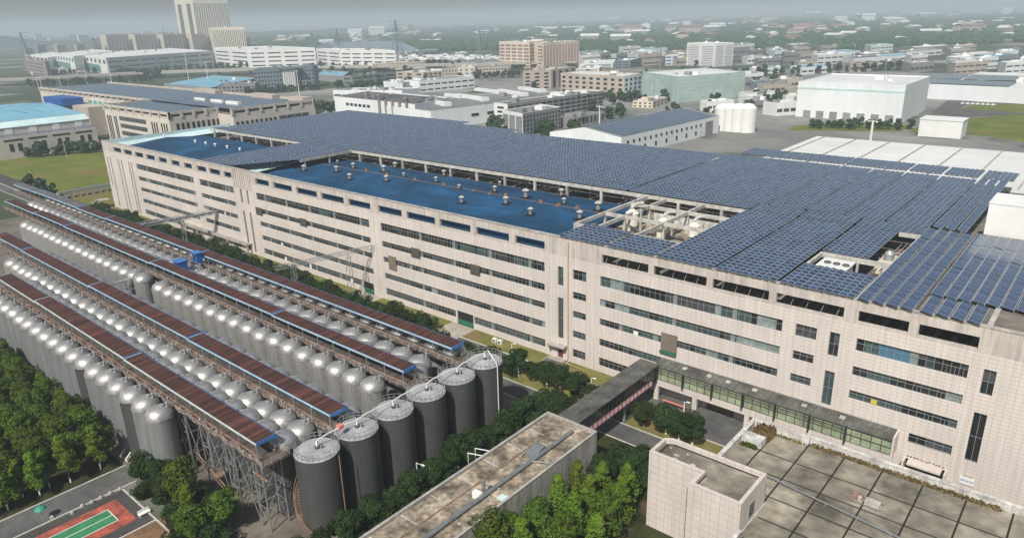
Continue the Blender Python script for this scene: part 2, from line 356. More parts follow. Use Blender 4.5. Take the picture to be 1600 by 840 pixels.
sheet('side_lane',rect(-330,-64,106.0,110.2),.012,M['asphalt'])
sheet('loading_yard',rect(-64,60,105.7,118.0),.012,M['asphalt'])
for x0,x1 in ((-330,-256),(-216,-156.5),(-147.5,-120.5),(-112.5,-89.4),(-84.2,-64.2)): sheet('lawn_strip',rect(x0,x1,110.5,115.8),.016,M['lawn2'])
for x0,x1 in ((-256,-216),(-156.5,-147.5),(-120.5,-112.5),(-89.4,-84.2)): sheet('entrance_paving',rect(x0,x1,106.1,115.8),.018,M['paving'] if x0!=-89.4 else M['asphalt'])
b=MB()
for y in (96.05,101.1): b.box(-700,120,y,y+.2,0,.12)
for x0,x1 in ((-330,-156.5),(-147.5,-120.5),(-112.5,-89.4),(-84.2,-64.2)): b.box(x0,x1,110.25,110.5,0,.12); b.box(x0,x1,105.85,106.0,0,.12)
for x in (-89.4,-84.35): b.box(x,x+.15,110.5,115.8,0,.12)
b.box(-61,-30,105.6,105.8,0,.12)
tag(b.build('kerb',M['kerb']),kind='structure')
b=MB(); b.box(-700,-330,101.5,101.6,.014,.018); b.box(-40.3,-34.5,110.0,110.12,.013,.017); b.box(-40.42,-40.3,110.0,113.5,.013,.017)
tag(b.build('road_line',M['line']),kind='structure')
sheet('lawn',[(-640,110),(-330,110),(-330,178),(-640,178)],.020,M['lawn'])
sheet('estate_road',rect(-800,-330,179.5,188),.014,M['asphalt'])
sheet('estate_road',rect(-700,-330,101.3,109.5),.012,M['asphaltd'])
# lawns and car park far right
def psheet(name,pts,z,m): return sheet(name,[at(*p,0).xy for p in pts],z,m)
psheet('estate_paving',[(380,150),(500,140),(620,128),(740,118),(900,108),(1160,108),(1420,112),(1600,118),(1600,260),(1160,260),(700,240),(420,215)],.006,M['estate'])
psheet('lawn',[(1418,207),(1452,190),(1600,178),(1600,222),(1530,212)],.03,M['lawn'])
psheet('lawn',[(1240,196),(1430,196),(1405,206),(1230,204)],.03,M['lawn'])
psheet('lawn',[(1502,170),(1530,160),(1600,165),(1600,176)],.03,M['lawn'])
psheet('car_park',[(1440,190),(1478,158),(1520,148),(1600,150),(1600,163),(1528,158),(1498,170),(1600,177),(1452,189)],.025,M['asphalt'])
# distant low hills
def ridge(name, d, az0, az1, hmax, seed, n=90, depth=900):
    r=random.Random(seed); b=MB(); ph=[r.uniform(0,6.28) for _ in range(6)]; rows=[]
    for j in range(7):
        t=j/6; row=[]
        for i in range(n+1):
            a=math.radians(az0+(az1-az0)*i/n); s=i/n
            h=hmax*(.55+.25*math.sin(5*s+ph[0])+.15*math.sin(13*s+ph[1])+.07*math.sin(31*s+ph[2])+.03*math.sin(70*s+ph[3]))*min(1,s*6,(1-s)*6)*math.sin(math.pi*t)
            rr=d+depth*t; row.append((math.sin(a)*rr,math.cos(a)*rr,max(0,h)-1))
        rows.append(row)
    for j in range(6):
        for i in range(n): b.face((rows[j][i],rows[j][i+1],rows[j+1][i+1],rows[j+1][i]))
    return tag(b.build(name,M['leaff'],smooth=True),kind='structure')
ridge('hills',4200,-84,-60,78,3); ridge('hills',5200,-66,-44,60,4)
# ================================================================== MAIN FACTORY BUILDING
FY=115.85
fac=thing('factory_building','long five-storey cream tiled factory with ribbon windows and open parapet frame under the solar roof','factory',(-150,FY,0))
def wallholes(b, x0,x1,z0,z1, holes, th=.45, y=FY, mf=0, mr=0, back=False):
    xs=sorted({x0,x1}|{h[0] for h in holes}|{h[1] for h in holes}); zs=sorted({z0,z1}|{h[2] for h in holes}|{h[3] for h in holes})
    for j in range(len(zs)-1):
        za,zb=zs[j],zs[j+1]; run=None
        for i in range(len(xs)-1):
            xa,xb=xs[i],xs[i+1]; cx,cz=(xa+xb)/2,(za+zb)/2
            ins=any(h[0]<cx<h[1] and h[2]<cz<h[3] for h in holes)
            if not ins: run=(run[0],xb) if run else (xa,xb)
            if ins or i==len(xs)-2:
                if run:
                    b.face(((run[0],y,za),(run[1],y,za),(run[1],y,zb),(run[0],y,zb)),mf)
                    if back: b.face(((run[1],y+th,za),(run[0],y+th,za),(run[0],y+th,zb),(run[1],y+th,zb)),mf)
                run=None
    for h in holes:
        a,c,d,e=h
        b.face(((a,y,d),(a,y+th,d),(c,y+th,d),(c,y,d)),mr); b.face(((a,y,e),(c,y,e),(c,y+th,e),(a,y+th,e)),mr)
        b.face(((a,y,d),(a,y,e),(a,y+th,e),(a,y+th,d)),mr); b.face(((c,y,d),(c,y+th,d),(c,y+th,e),(c,y,e)),mr)
ROW=[(19.5,21.8),(15.1,16.8),(10.8,12.4),(6.1,7.8),(1.4,3.4)]
X0,X1=-324.0,46.0
bands=[]   # x0,x1,z0,z1,style
for i,(a,c) in enumerate(ROW):
    bands.append((-293.8,-247.8 if i<4 else -258.5,a,c,'a%d'%i))
    if i<4: bands.append((-243.4,-220.1,a,c,'a%d'%i))
    bands.append((-206.8,-150.7 if i<4 else -156.6,a,c,'b%d'%i))
    if i<4: bands.append((-145.9,-90.9,a,c,'c%d'%i))
    else: bands+= [(-145.9,-119.2,a,c,'b4'),(-112.9,-90.9,a,c,'c4')]
    bands.append((-83.3,-79.9,a,c,'s'))
    if i<3: bands.append((-76.4,-38.9,a,c,'d%d'%i)); bands.append((-36.6,-33.1,a,c,'s'))
    else: bands.append((-76.4,-61.5,a,c,'d%d'%i))
    if i<3: bands.append((-26.8,-11.1,a,c,'e%d'%i))
    if i<4: bands.append((2.0,30.0,a,c,'e1'))
bands.append((-17.2,-11.1,6.2,7.9,'d1'))
slits=[(-321.8,-320.9,9.5,21.7),(-318.9,-318.0,.6,21.7),(-311.0,-310.1,.4,21.7),(-307.9,-307.0,.4,21.7),(-301.2,-300.3,.4,21.7),(-298.9,-298.0,.4,21.7),
 (-216.7,-215.6,17.1,21.7),(-212.7,-211.7,17.1,21.7),(-216.7,-215.6,1.2,14.4),(-212.7,-211.7,.9,14.4)]
stairs=[(-87.3,-85.8,17.3,21.7),(-87.3,-85.8,4.9,14.6),(-31.0,-29.4,17.5,21.8),(-31.0,-29.4,8.3,14.7),(-9.2,-7.6,17.7,21.8),(-9.3,-7.6,6.2,14.6)]
doors=[(-155.8,-151.2,0.0,3.3),(-118.7,-113.2,0.0,3.6),(-87.4,-85.9,.15,2.6),(-255,-249.4,0,2.2),(-241.9,-240.6,0,2.1),(-239.4,-238.2,0,2.1),(-236.2,-229.4,0,2.3),(-226,-220.4,.8,2.3),
 (-51.6,-46.0,0.0,2.9),(-17.0,-11.4,0,3.3),(-9.0,-7.7,2.4,3.6)]
opens=[(-313.2,-305.7),(-303.3,-295.8),(-293.1,-285.8),(-283.3,-276.0),(-272.9,-266.3),(-262.8,-256.5),(-253.0,-247.3),(-243.6,-237.3),(-235.1,-228.0),(-225.6,-220.0),
 (-206.2,-198.4),(-196.0,-186.1),(-183.7,-173.5),(-171.4,-161.0),(-158.9,-149.5),(-146.3,-137.0),(-135.1,-124.8),(-123.1,-112.8),(-111.0,-100.9),(-99.1,-90.8),
 (-76.1,-65.4),(-64.2,-53.3),(-52.1,-41.7),(-40.4,-29.3),(-27.1,-19.8),(-18.4,-10.5),(0,10),(12,22),(24,34)]
b=MB(); wallholes(b,X0,X1,0,24.2,[h[:4] for h in bands]+slits+stairs+doors); b.build('front_wall',M['wall'],fac)
b=MB(); wallholes(b,X0,X1,24.2,28.2,[(a,c,24.6,26.5) for a,c in opens],th=.6,back=True); b.face(((X0,FY,28.2),(X1,FY,28.2),(X1,FY+.6,28.2),(X0,FY+.6,28.2)))
b.face(((X0,FY,24.2),(X0,FY+.6,24.2),(X0,FY+.6,28.2),(X0,FY,28.2))); b.build('parapet',M['parapet'],fac)
# thin cap, pilasters and seams
for x in (-323.9,-220.6,-208.6,-148.9,-89.9,-77.9,-28.2,-10.0): b=MB(); b.box(x,x+.4,FY-.08,FY-.002,0,28.2); b.build('pilaster',M['wall'],fac)
for k in range(9): b=MB(); b.box(-219.6+k*1.25,-219.1+k*1.25,FY-.22,FY-.003,22.2,28.1); b.build('fin',M['parapet'],fac)
b=MB(); b.box(X0-.1,X1,FY-.12,FY+.75,28.21,28.38); b.build('coping',M['conc'],fac)
# side and back walls
b=MB(); b.face(((X0,FY,0),(X0,FY,24.2),(X0,236,24.2),(X0,236,0))); b.face(((X1,FY,0),(X1,300,0),(X1,300,24.2),(X1,FY,24.2))); b.face(((X0,236,0),(X0,236,24.2),(-95,236,24.2),(-95,236,0))); b.face(((-95,236,0),(-95,236,24.2),(-95,300,24.2),(-95,300,0)))
b.build('side_wall',M['wall'],fac)
b=MB(); b.box(X0+.01,X1-.01,FY+.62,235.9,22.6,23.2); b.build('roof_deck',M['roofdeck'],fac)
rr=random.Random(11)
GM=[M['glassd'],M['glasst'],M['glassp'],M['glassg'],M['boardw'],M['yellow'],M['blueglass'],M['door_dark']]
WT={'a':(5,3,1,4,.05,0,0,2),'b0':(6,2,0,1,0,0,0,3),'b1':(7,1,0,1,.25,0,0,4),'b2':(6,1,0,3,0,0,0,3),'b3':(3,1,.4,5,.7,0,0,1),'b4':(3,1,.3,6,.8,0,0,1),'c0':(7,3,0,1,0,0,0,3),'c1':(8,1,0,1,0,0,0,4),'c2':(5,2,.3,3,0,0,0,3),'c3':(3,1,.3,6,0,0,0,1),'c4':(2,2,.5,6,0,0,0,1),
 's':(3,3,.3,2,.2,0,0,1),'d0':(3,5,1.2,2,0,0,0,1),'d1':(3,5,1.2,2,0,0,0,1),'d2':(5,3,1,1,.5,0,0,2),'d3':(6,3,0,1,0,0,0,1),'d4':(5,3,0,2,0,0,0,1),'e0':(3,3,1.6,1.5,.1,0,.9,1),'e1':(8,2,.5,1,0,0,0,3),'e2':(4,3,1,2,0,.0,0,1)}
def window(x0,x1,z0,z1,st,name='window',pitch=1.12,split=.42,y=FY,parent=None):
    parent=parent or fac
    w=x1-x0; n=max(2,round(w/pitch)); dx=w/n; f=MB(); g=MB(); yy=y+.37
    wt=WT.get(st) or WT.get(st[0]) or WT['a']
    f.box(x0,x1,yy-.04,yy+.02,z0,z0+.07); f.box(x0,x1,yy-.04,yy+.02,z1-.07,z1)
    zm=z1-(z1-z0)*split; zc=z0+.07; f.box(x0,x1,yy-.03,yy+.02,zm-.035,zm+.035)
    run=None
    for i in range(n):
        xa=x0+i*dx; f.box(xa-.035 if i else xa,xa+.035,yy-.035,yy+.02,z0+.07,z1-.07)
        k=rr.choices(range(8),wt)[0] if (run is None or rr.random()<.45) else run; run=k if k!=4 else None
        k2=0 if k in (4,5) and rr.random()<.5 else k
        if k in (0,7) and rr.random()<.35: k2=3
        if st[0] in 'ace' and rr.random()<.3: f.box(xa+dx*.5-.03,xa+dx*.5+.03,yy-.03,yy+.02,z0+.07,zm)
        g.face(((xa,yy+.03,z0),(xa+dx,yy+.03,z0),(xa+dx,yy+.03,zm),(xa,yy+.03,zm)),k); g.face(((xa,yy+.03,zm),(xa+dx,yy+.03,zm),(xa+dx,yy+.03,z1),(xa,yy+.03,z1)),k2)
    f.box(x1-.035,x1,yy-.035,yy+.02,z0+.07,z1-.07)
    if w>20:
        xx=math.ceil((x0+4)/11.9)*11.9
        while xx<x1-2: f.box(xx-.42,xx+.42,yy-.06,yy+.025,z0+.05,z1-.05); xx+=11.9
    o=f.build(name,M['frame'],parent); g.build('pane',GM,o); return o
for a,c,z0,z1,st in bands: window(a,c,z0,z1,st)
for a,c,z0,z1 in slits: window(a,c,z0,z1,'a',pitch=.5,split=.5)
for a,c,z0,z1 in stairs: window(a,c,z0,z1,'d1',pitch=.75,split=.5); 
b=MB(); b.box(-23.4,-22.5,FY+.17,FY+.215,10.95,11.8); tag(b.build('window_panel',M['yellow'],fac),'yellow panel in the third-row window')
# doors
for (a,c,z0,z1),mm in zip(doors,['door_dark','door_dark','red','shutter','red','red','shutter','glassd','shutter','door_dark','door_dark']):
    b=MB(); b.box(a+.001,c-.001,FY+.3,FY+.40,z0,z1-.001)
    if mm=='red': b.box((a+c)/2-.03,(a+c)/2+.03,FY+.27,FY+.3,z0,z1)
    o=b.build('door',M[mm],fac)
    if mm=='red': h=MB(); h.box((a+c)/2+.1,(a+c)/2+.14,FY+.22,FY+.3,z0+1,z0+1.3); h.build('handle',M['steel'],o)
    if mm=='door_dark' and z1>3.2 and a<-100: g=MB(); g.box(a+.3,c-.3,FY+.1,FY+.3,0.02,1.3); g.build('door_sill',M['green'],fac)
for a,c,z0,z1 in doors[:2]: b=MB(); b.box(a,c,FY+.2,FY+3,.02,.03); b.build('threshold',M['conc_dark'],fac)
# ledge, canopies
b=MB(); b.box(-260,-214,FY-2.0,FY-.01,3.2,3.6); b.box(-260,-214,FY-2.0,FY-1.8,3.6,4.3); b.build('porch_roof',M['conc'],fac)
for x in (-259.6,-248.5,-237.5,-227.5,-214.6): b=MB(); b.box(x,x+.5,FY-1.9,FY-1.4,0,3.2); b.build('porch_column',M['conc'],fac)
b=MB(); b.box(-89.3,-84.7,FY-1.6,FY-.01,3.3,3.7); b.box(-89.1,-88.7,FY-1.5,FY-.02,2.7,3.3); b.build('porch_roof',M['conc'],fac)
b=MB(); b.box(-89,-85,FY-1.6,FY-.02,0,.15); b.build('step',M['paving'],fac)
b=MB(); b.tube([(-84.45,FY-.12,27.5),(-84.45,FY-.12,.6),(-84.45,FY-2,.5),(-80.2,FY-2.2,.5),(-78.3,FY-2.6,.5),(-78.3,FY-4.4,.5)],.09,8); b.build('drain_pipe',M['orange'],fac)
# roller shutter, louvres, metal box on the wall
b=MB(); b.box(-61.9,-58.4,FY-.16,FY-.02,9.6,13.3)
for k in range(12): b.box(-61.8,-58.5,FY-.19,FY-.16,9.7+k*.3,9.83+k*.3)
o=b.build('shutter',M['shutter'],fac); b=MB(); b.box(-61.9,-58.4,FY-.7,FY-.03,9.2,9.5); b.build('shutter_sill',M['green'],o)
for x0,x1,z0,z1,mm in ((-208.0,-204.4,14.6,17.0,'brown'),(-183.6,-180.3,14.9,17.2,'brown'),(-134.2,-131.0,14.7,17.2,'brown'),(-113.3,-110.2,14.5,17.0,'brown'),(-143.6,-140.6,9.4,13.2,'shutter')):
    b=MB(); b.box(x0,x1,FY-.25,FY-.02,z0,z1)
    for k in range(6): b.box(x0,x1,FY-.32,FY-.25,z0+.1+k*(z1-z0-.2)/6,z0+.25+k*(z1-z0-.2)/6)
    b.build('louvre',M[mm],fac)
for k in range(2): b=MB(); x=-104.5+k*1.6; b.box(x,x+1.1,112.9,113.7,.03,1.0); b.box(x+.2,x+.9,112.86,112.9,.2,.85,1); tag(b.build('outdoor_unit',[M['white'],M['conc_dark']]),('left' if k==0 else 'right')+' of two white air-conditioner boxes on the dry lawn below the factory windows','air conditioner','air-conditioner boxes on the lawn')
# lettering strokes (illegible in the photo) over the right entrance, and the small white sign
def glyph(b, x, z, s, y, mi=0, r=rr, n=6):
    for _ in range(n):
        if r.random()<.5: w=s*r.uniform(.4,.9); zz=z+r.uniform(0,.88)*s; xx=x+r.uniform(0,s*.9-w); b.box(xx,xx+w,y-.05,y,zz,zz+s*.12,mi)
        else: h=s*r.uniform(.4,.95); xx=x+r.uniform(0,.85)*s; zz=z+r.uniform(0,s*.95-h); b.box(xx,xx+s*.12,y-.055,y,zz,zz+h,mi)
b=MB(); [glyph(b,-16.9+k*.45,3.65,.36,FY-.02,n=4) for k in range(12)]; b.build('lettering',M['red'],fac)
b=MB(); b.box(-16.6,-11.8,FY-1.5,FY-.02,3.0,3.3); b.box(-17.3,-17.0,FY-1.5,FY-.02,0,3.5); b.box(-11.4,-11.1,FY-1.5,FY-.02,0,3.3); b.build('porch_roof',M['wall'],fac)
sg=tag((lambda b:b.build('sign_board',M['white']))(MB().box(-9.4,-7.4,FY-.20,FY-.10,2.2,3.55)),'small white board with blue characters fixed low on the factory wall at the far right','sign')
b=MB(); [glyph(b,-9.25+k*.3,2.75,.26,FY-.20) for k in range(6)]; b.build('lettering',M['bluep'],sg)
b=MB()
for k in range(38): x=-76+k*1.27; b.box(x,x+.2,FY+.7,FY+9,23.21,23.34)
for k in range(8): x=-27+k*2.5; b.box(x,x+.7,FY+.7,FY+9,23.21,23.38)
for k in range(20): x=-76+k*2.5; b.beam((x,FY+.75,23.3),(x+1.0,FY+.75,26.6),.07)
tag(b.build('floor_joist',M['conc'],fac),kind='stuff')
# ---- blue membrane roofs with low ridge
def gable_roof(name,x0,x1,ya,ym,yb,za,zm,zb,m,label=None):
    b=MB(); n=16
    for i in range(n):
        xa=x0+(x1-x0)*i/n; xb=x0+(x1-x0)*(i+1)/n
        b.face(((xa,ya,za),(xb,ya,za),(xb,ym,zm),(xa,ym,zm))); b.face(((xa,ym,zm),(xb,ym,zm),(xb,yb,zb),(xa,yb,zb)))
    b.face(((x0,yb,zb),(x1,yb,zb),(x1,yb,23),(x0,yb,23))[::-1]); b.face(((x0,ya,za),(x0,ym,zm),(x0,yb,zb),(x0,yb,23),(x0,ya,23))); b.face(((x1,ya,za),(x1,ym,zm),(x1,yb,zb),(x1,yb,23),(x1,ya,23))[::-1])
    o=b.build(name,m,fac)
    if label: o['label']=label
    return o
gable_roof('metal_roof',-319.5,-221,116.5,140.6,158.2,24.7,26.6,24.9,M['blueroof'],'darker blue roof at the far left end')
ro=gable_roof('metal_roof',-225,-90,116.6,145.0,157.6,24.7,25.7,24.9,M['blueroof'],'bright blue roof dotted with vents')
b=MB(); b.box(-225,-91,144.9,145.15,25.705,25.76); b.build('ridge_cap',M['rust'],ro)
M['lap']=mat('membrane_lap',(.020,.060,.115),.6,noise=(.5,.5)); b=MB(); r12=random.Random(12)
for k in range(26):
    x=-222+k*5.1; 
    if r12.random()<.8: b.face(((x,116.7,24.712),(x+.10,116.7,24.712),(x+.10,144.8,25.706),(x,144.8,25.706)))
    if r12.random()<.6: b.face(((x,145.3,25.69),(x+.10,145.3,25.69),(x+.10,157.4,24.925),(x,157.4,24.925)))
tag(b.build('roof_lap',M['lap'],ro),kind='stuff')
b=MB(); b.face([at(px,py,26.2) for px,py in ((365,260),(457,246),(471,252),(398,270))]); b.build('gutter_sheet',M['cyanpale'],fac)
b=MB(); b.face(((-323.8,116.5,26.4),(-319.4,116.5,25.4),(-319.4,173,25.6),(-323.8,173,27.2))); b.box(-324.0,-323.8,116.5,173.5,24.2,28.2)
b.build('gutter_sheet',M['cyanpale'],fac)
for px,py in ((880,85),(1055,122),(1110,135),(1185,143),(1238,160),(1330,172)):
    p=at(40+px/4,190+py/4,27.2); q=MB(); q.lathe(0,0,[(.35,-.7),(.35,0),(.6,.15),(.45,.4),(0,.55)],12); o=q.build('ridge_vent',M['white'],loc=(p.x,140.6,27.2),smooth=True)
    tag(o,None,'roof vent','white knob vents on the ridge of the left blue roof')
RV=[o for o in COL.objects if o.name.startswith('ridge_vent')]
for i,o in enumerate(RV): o['label']='small white ridge vent, %s from the left on the darker blue roof'%nth(i)
# roof ventilators
def blue_z(y): return 24.7+(y-116.6)/28.4*1.0 if y<145 else 25.7-(y-145)/12.6*.8
v=thing('roof_ventilator','x','ventilator')
q=MB(); q.box(-1.25,1.25,-1.25,1.25,.0,.10,0); q.box(-.65,.65,-.65,.65,.10,.35,0); f_=q.build('base_flashing',M['black'],v,world=False)
q=MB(); q.lathe(0,0,[(.48,.35),(.48,1.75)],16); s_=q.build('stack',M['steel'],v,smooth=True,world=False)
q=MB(); q.lathe(0,0,[(.3,1.62),(.85,1.62),(.85,1.75),(.12,2.15),(0,2.15)],16); c_=q.build('rain_cap',M['conc_white'],v,smooth=True,world=False)
kids(v,f_,s_,c_)
VP=[(-207.8,134.9,1),(-208.7,149.3,.6),(-196.1,139.6,1),(-195.7,146.1,.95),(-183.1,134.9,1),(-182.7,148.4,1.15),(-170.5,139.2,1),(-186.9,156.8,1),(-170.9,146.6,.7),(-163.3,156.8,1),(-157.2,147.4,.8),(-144.1,144.1,.7),(-132.8,133.5,1),(-133.5,147.7,.9),(-139.2,156.3,.7),(-121.8,139.0,1.05),(-121.4,146.8,1.3),(-109.8,134.5,1),(-116.4,156.3,1.05),(-109.5,148.2,.8),(-97.4,138.2,1.1),(-97.8,146.8,1.25),(-92.6,156.3,1)]
order=sorted(VP,key=lambda t:t[0])
for i,(x,y,s) in enumerate(order):
    lab='grey capped roof vent, %s from the left on the bright blue roof'%nth(i)
    loc=(x,y,blue_z(y)-.02)
    if i==0: v.location=loc; v['label']=lab; v['group']='capped vents on the bright blue roof'; v.scale=(s*.9,s*.9,s)
    else: copy_tree(v,loc,0,(.9*s,.9*s,s),lab,'capped vents on the bright blue roof')
fl=None
FP=[(-145.5,145.1),(-138.6,144.8),(-132.3,144.6),(-127.4,145.4),(-114.7,144.9),(-108.7,144.6),(-103.2,145.2),(-178,146),(-189,146.5),(-164,145.2),(-152,145.5)]
for i,(x,y) in enumerate(sorted(FP)):
    q=MB(); q.box(-.5,.5,-.5,.5,0,.35); q.box(-.42,.35,-.4,-.34,.35,.9); q.box(.25,.31,-.4,.4,.35,.75)
    o=q.build('roof_hatch',M['rust'],loc=(x,y,blue_z(y)-.03)); o.rotation_euler=(0,0,.3*i)
    tag(o,'rusty open roof hatch, %s from the left along the blue roof ridge'%nth(i),'hatch','rusty hatches along the blue roof ridge')
b=MB(); b.box(-92.6,-91.2,117.2,137.0,25.45,25.5); b.build('roof_strip',M['rust'],fac)
# ---- concrete frame that carries the panels
b=MB(); b.box(-314,-62.9,158.05,158.75,27.55,28.35)
for y in (182,206): b.box(-312,-64,y-.25,y+.25,27.5,28.2)
b.build('frame_beam',M['conc_white'],fac)
x=-311.0; k=0; inner=MB()
while x<-62:
    b=MB(); b.box(x,x+.7,158.1,158.7,23.2,27.55); b.build('frame_column',M['conc'] if k%2 else M['conc_white'],fac)
    for yy in (170,182,194,206,219): inner.box(x,x+.5,yy,yy+.5,23.2,27.5)
    for yy in (164,176): inner.box(x+4,x+4.3,yy,yy+.3,23.2,27.5)
    x+=11.45; k+=1
tag(inner.build('inner_column',M['conc'],fac),kind='stuff')
b=MB()
for k in range(26): x=-305+k*9.3; b.beam((x,159.5,24.2),(x+5,168,26.8),.18,mi=0); b.beam((x+1,160,26.5),(x+7,160,26.5),.14)
b.build('roof_pipework',M['steel'],fac)
b=MB(); b.box(-212.2,-211.5,136.5,158,27.6,28.4); b.box(-242.0,-241.4,124,158,27.6,28.4)
for y in (138,148): b.box(-212.1,-211.6,y,y+.5,24,27.6)
b.build('frame_beam',M['conc'],fac)
# pit 1 open frame
def xb(p,q,z,w=.55,h=.8): 
    P=at(*p,z);Q=at(*q,z); return P,Q
b=MB()
for xx in (-90.4,-85.0,-74.8,-63.2): b.box(xx-.28,xx+.28,126.3,158.0,27.5,28.3)
for yy in (126.6,138.6,150.0): b.box(-90.1,-63.5,yy-.28,yy+.28,27.45,28.25)
b.build('frame_beam',M['conc_white'],fac)
for xx in (-90.4,-85.0,-74.8,-63.4):
    for yy in (126.6,138.6,150.0): q=MB(); q.box(xx-.3,xx+.3,yy-.3,yy+.3,23.2,27.45); q.build('frame_column',M['conc_white'],fac)
b=MB(); b.box(-89.8,-63,126.5,157.8,23.21,23.6); b.build('roof_terrace',M['roofold'],fac)
b=MB(); b.box(-84,-63.5,150.5,151.2,23.6,26.4); b.build('low_wall',M['plaster'],fac)
# pit 2
b=MB(); b.box(-40.2,-39.7,127.4,136.6,27.6,28.4); b.box(-40.2,-27.6,136.3,136.8,27.6,28.5); b.box(-31.7,-27.6,158.4,159.0,27.7,28.5); b.box(-27.95,-27.5,116,159,27.6,28.4); b.build('frame_beam',M['conc_white'],fac)
for xx in (-36,-33.5): q=MB(); q.box(xx,xx+.4,136.3,136.7,23.2,27.6); q.build('frame_column',M['conc'],fac)
b=MB()
for k in range(5): b.tube([(-31.4,138+k*2.5,27.2),(-28.1,138+k*2.5,27.2)],.07,6)
for k in range(3): b.tube([(-30.8+k*1.1,137,26.2+.4*k),(-30.8+k*1.1,158,26.2+.4*k)],.09,6)
b.build('roof_pipework',M['steel'],fac)
b=MB(); b.box(-31.2,-28.2,140,147,23.2,27.0); b.build('plant_room',M['cream'],fac)
b=MB(); b.box(-31.2,-28,148,157,23.2,25.5); b.build('plant_room_roof',M['rust'],fac)
b=MB(); b.box(-33.5,-28,128,136,23.2,23.4); b.build('roof_terrace',M['roofold'],fac)
ct=thing('cooling_unit','white rooftop cooling unit with fan openings in the notch of the solar field','cooling unit',(-36,131,23.2))
b=MB(); b.box(-38.4,-33.6,129.2,134.6,23.25,27.9); b.box(-38.7,-33.3,128.9,134.9,27.9,28.15); b.build('casing',M['white'],ct)
for k in range(3):
    q=MB(); q.lathe(-37.3+k*1.6,131.8,[(.62,28.15),(.62,28.42),(.5,28.42),(.5,28.2),(0,28.2)],16); q.box(-37.3+k*1.6-.5,-37.3+k*1.6+.5,131.72,131.88,28.25,28.3); q.build('fan',M['conc_dark'],ct)
b=MB(); b.lathe(-29.7,143.4,[(.9,27),(.9,28.3),(.4,28.9),(0,28.9)],16); tag(b.build('extract_stack',M['steel'],smooth=True),'short round steel stack beside the pipes in the right-hand solar field notch','stack')
sc=thing('gas_scrubber','x','scrubber')
q=MB(); q.lathe(0,0,[(1.5,1.2),(1.5,4.0),(1.6,4.05),(1.6,4.25),(.6,5.0),(.5,5.1),(0,5.1)],24); a1=q.build('vessel',M['ducts'],sc,smooth=True,world=False)
q=MB(); q.tube([(0,0,5.0),(0,0,5.6),(.15,.35,6.0),(.6,1.2,6.25),(1.3,2.6,6.2)],.42,12); a2=q.build('duct',M['conc_white'],sc,smooth=True,world=False)
q=MB(); q.lathe(0,-1.9,[(.8,.3),(.8,1.6),(0,1.6)],16); q.tube([(0,-1.9,1.0),(0,-.6,1.5)],.5,12); a3=q.build('fan_housing',M['ducts'],sc,smooth=True,world=False)
q=MB(); q.box(1.9,2.4,.2,.7,0,5.2); q.box(-1.3,1.3,-1.3,1.3,0,1.2); a4=q.build('support',M['conc'],sc,world=False)
kids(sc,a1,a2,a3,a4)
for i,(x,y,s,w) in enumerate(((-85.6,143.0,1.0,'leftmost and largest'),(-76.8,142.3,.9,'middle'),(-69.8,143.6,.85,'rightmost'))):
    lab='cream gas scrubber vessel with elbow duct, %s of three between roof beams'%w
    if i==0: sc.location=(x,y,23.6); sc['label']=lab; sc['group']='scrubbers in the open roof frame'
    else: copy_tree(sc,(x,y,23.6),0,s,lab,'scrubbers in the open roof frame')
b=MB(); b.box(-18.4,-6,169,179,23.2,34.4); b.box(-18.5,-5.9,168.9,179.1,34.4,34.6); b.build('stair_head',M['white'],fac)
# rear white roof
b=MB(); b.box(-95,46,236.2,300,23.0,24.0); o=b.build('rear_roof',M['rooflight'],fac)
for k in range(12): x=-92+k*12; q=MB(); q.box(x,x+.35,236.5,299,24.0,24.35); q.build('roof_seam',M['conc'],o)
b=MB(); b.box(-24,-8,288,296,24,26); 
for k in range(9): b.box(-24+k*1.8,-22.9+k*1.8,287.2,288,24,26.6)
b.build('pipe_rack',M['white'],fac)
b=MB(); b.box(-6.5,20,262,272,24,31); b.box(-6.6,20.1,261.9,272.1,28.2,29.2,1); b.build('stair_head',[M['white'],M['bluef']],fac)
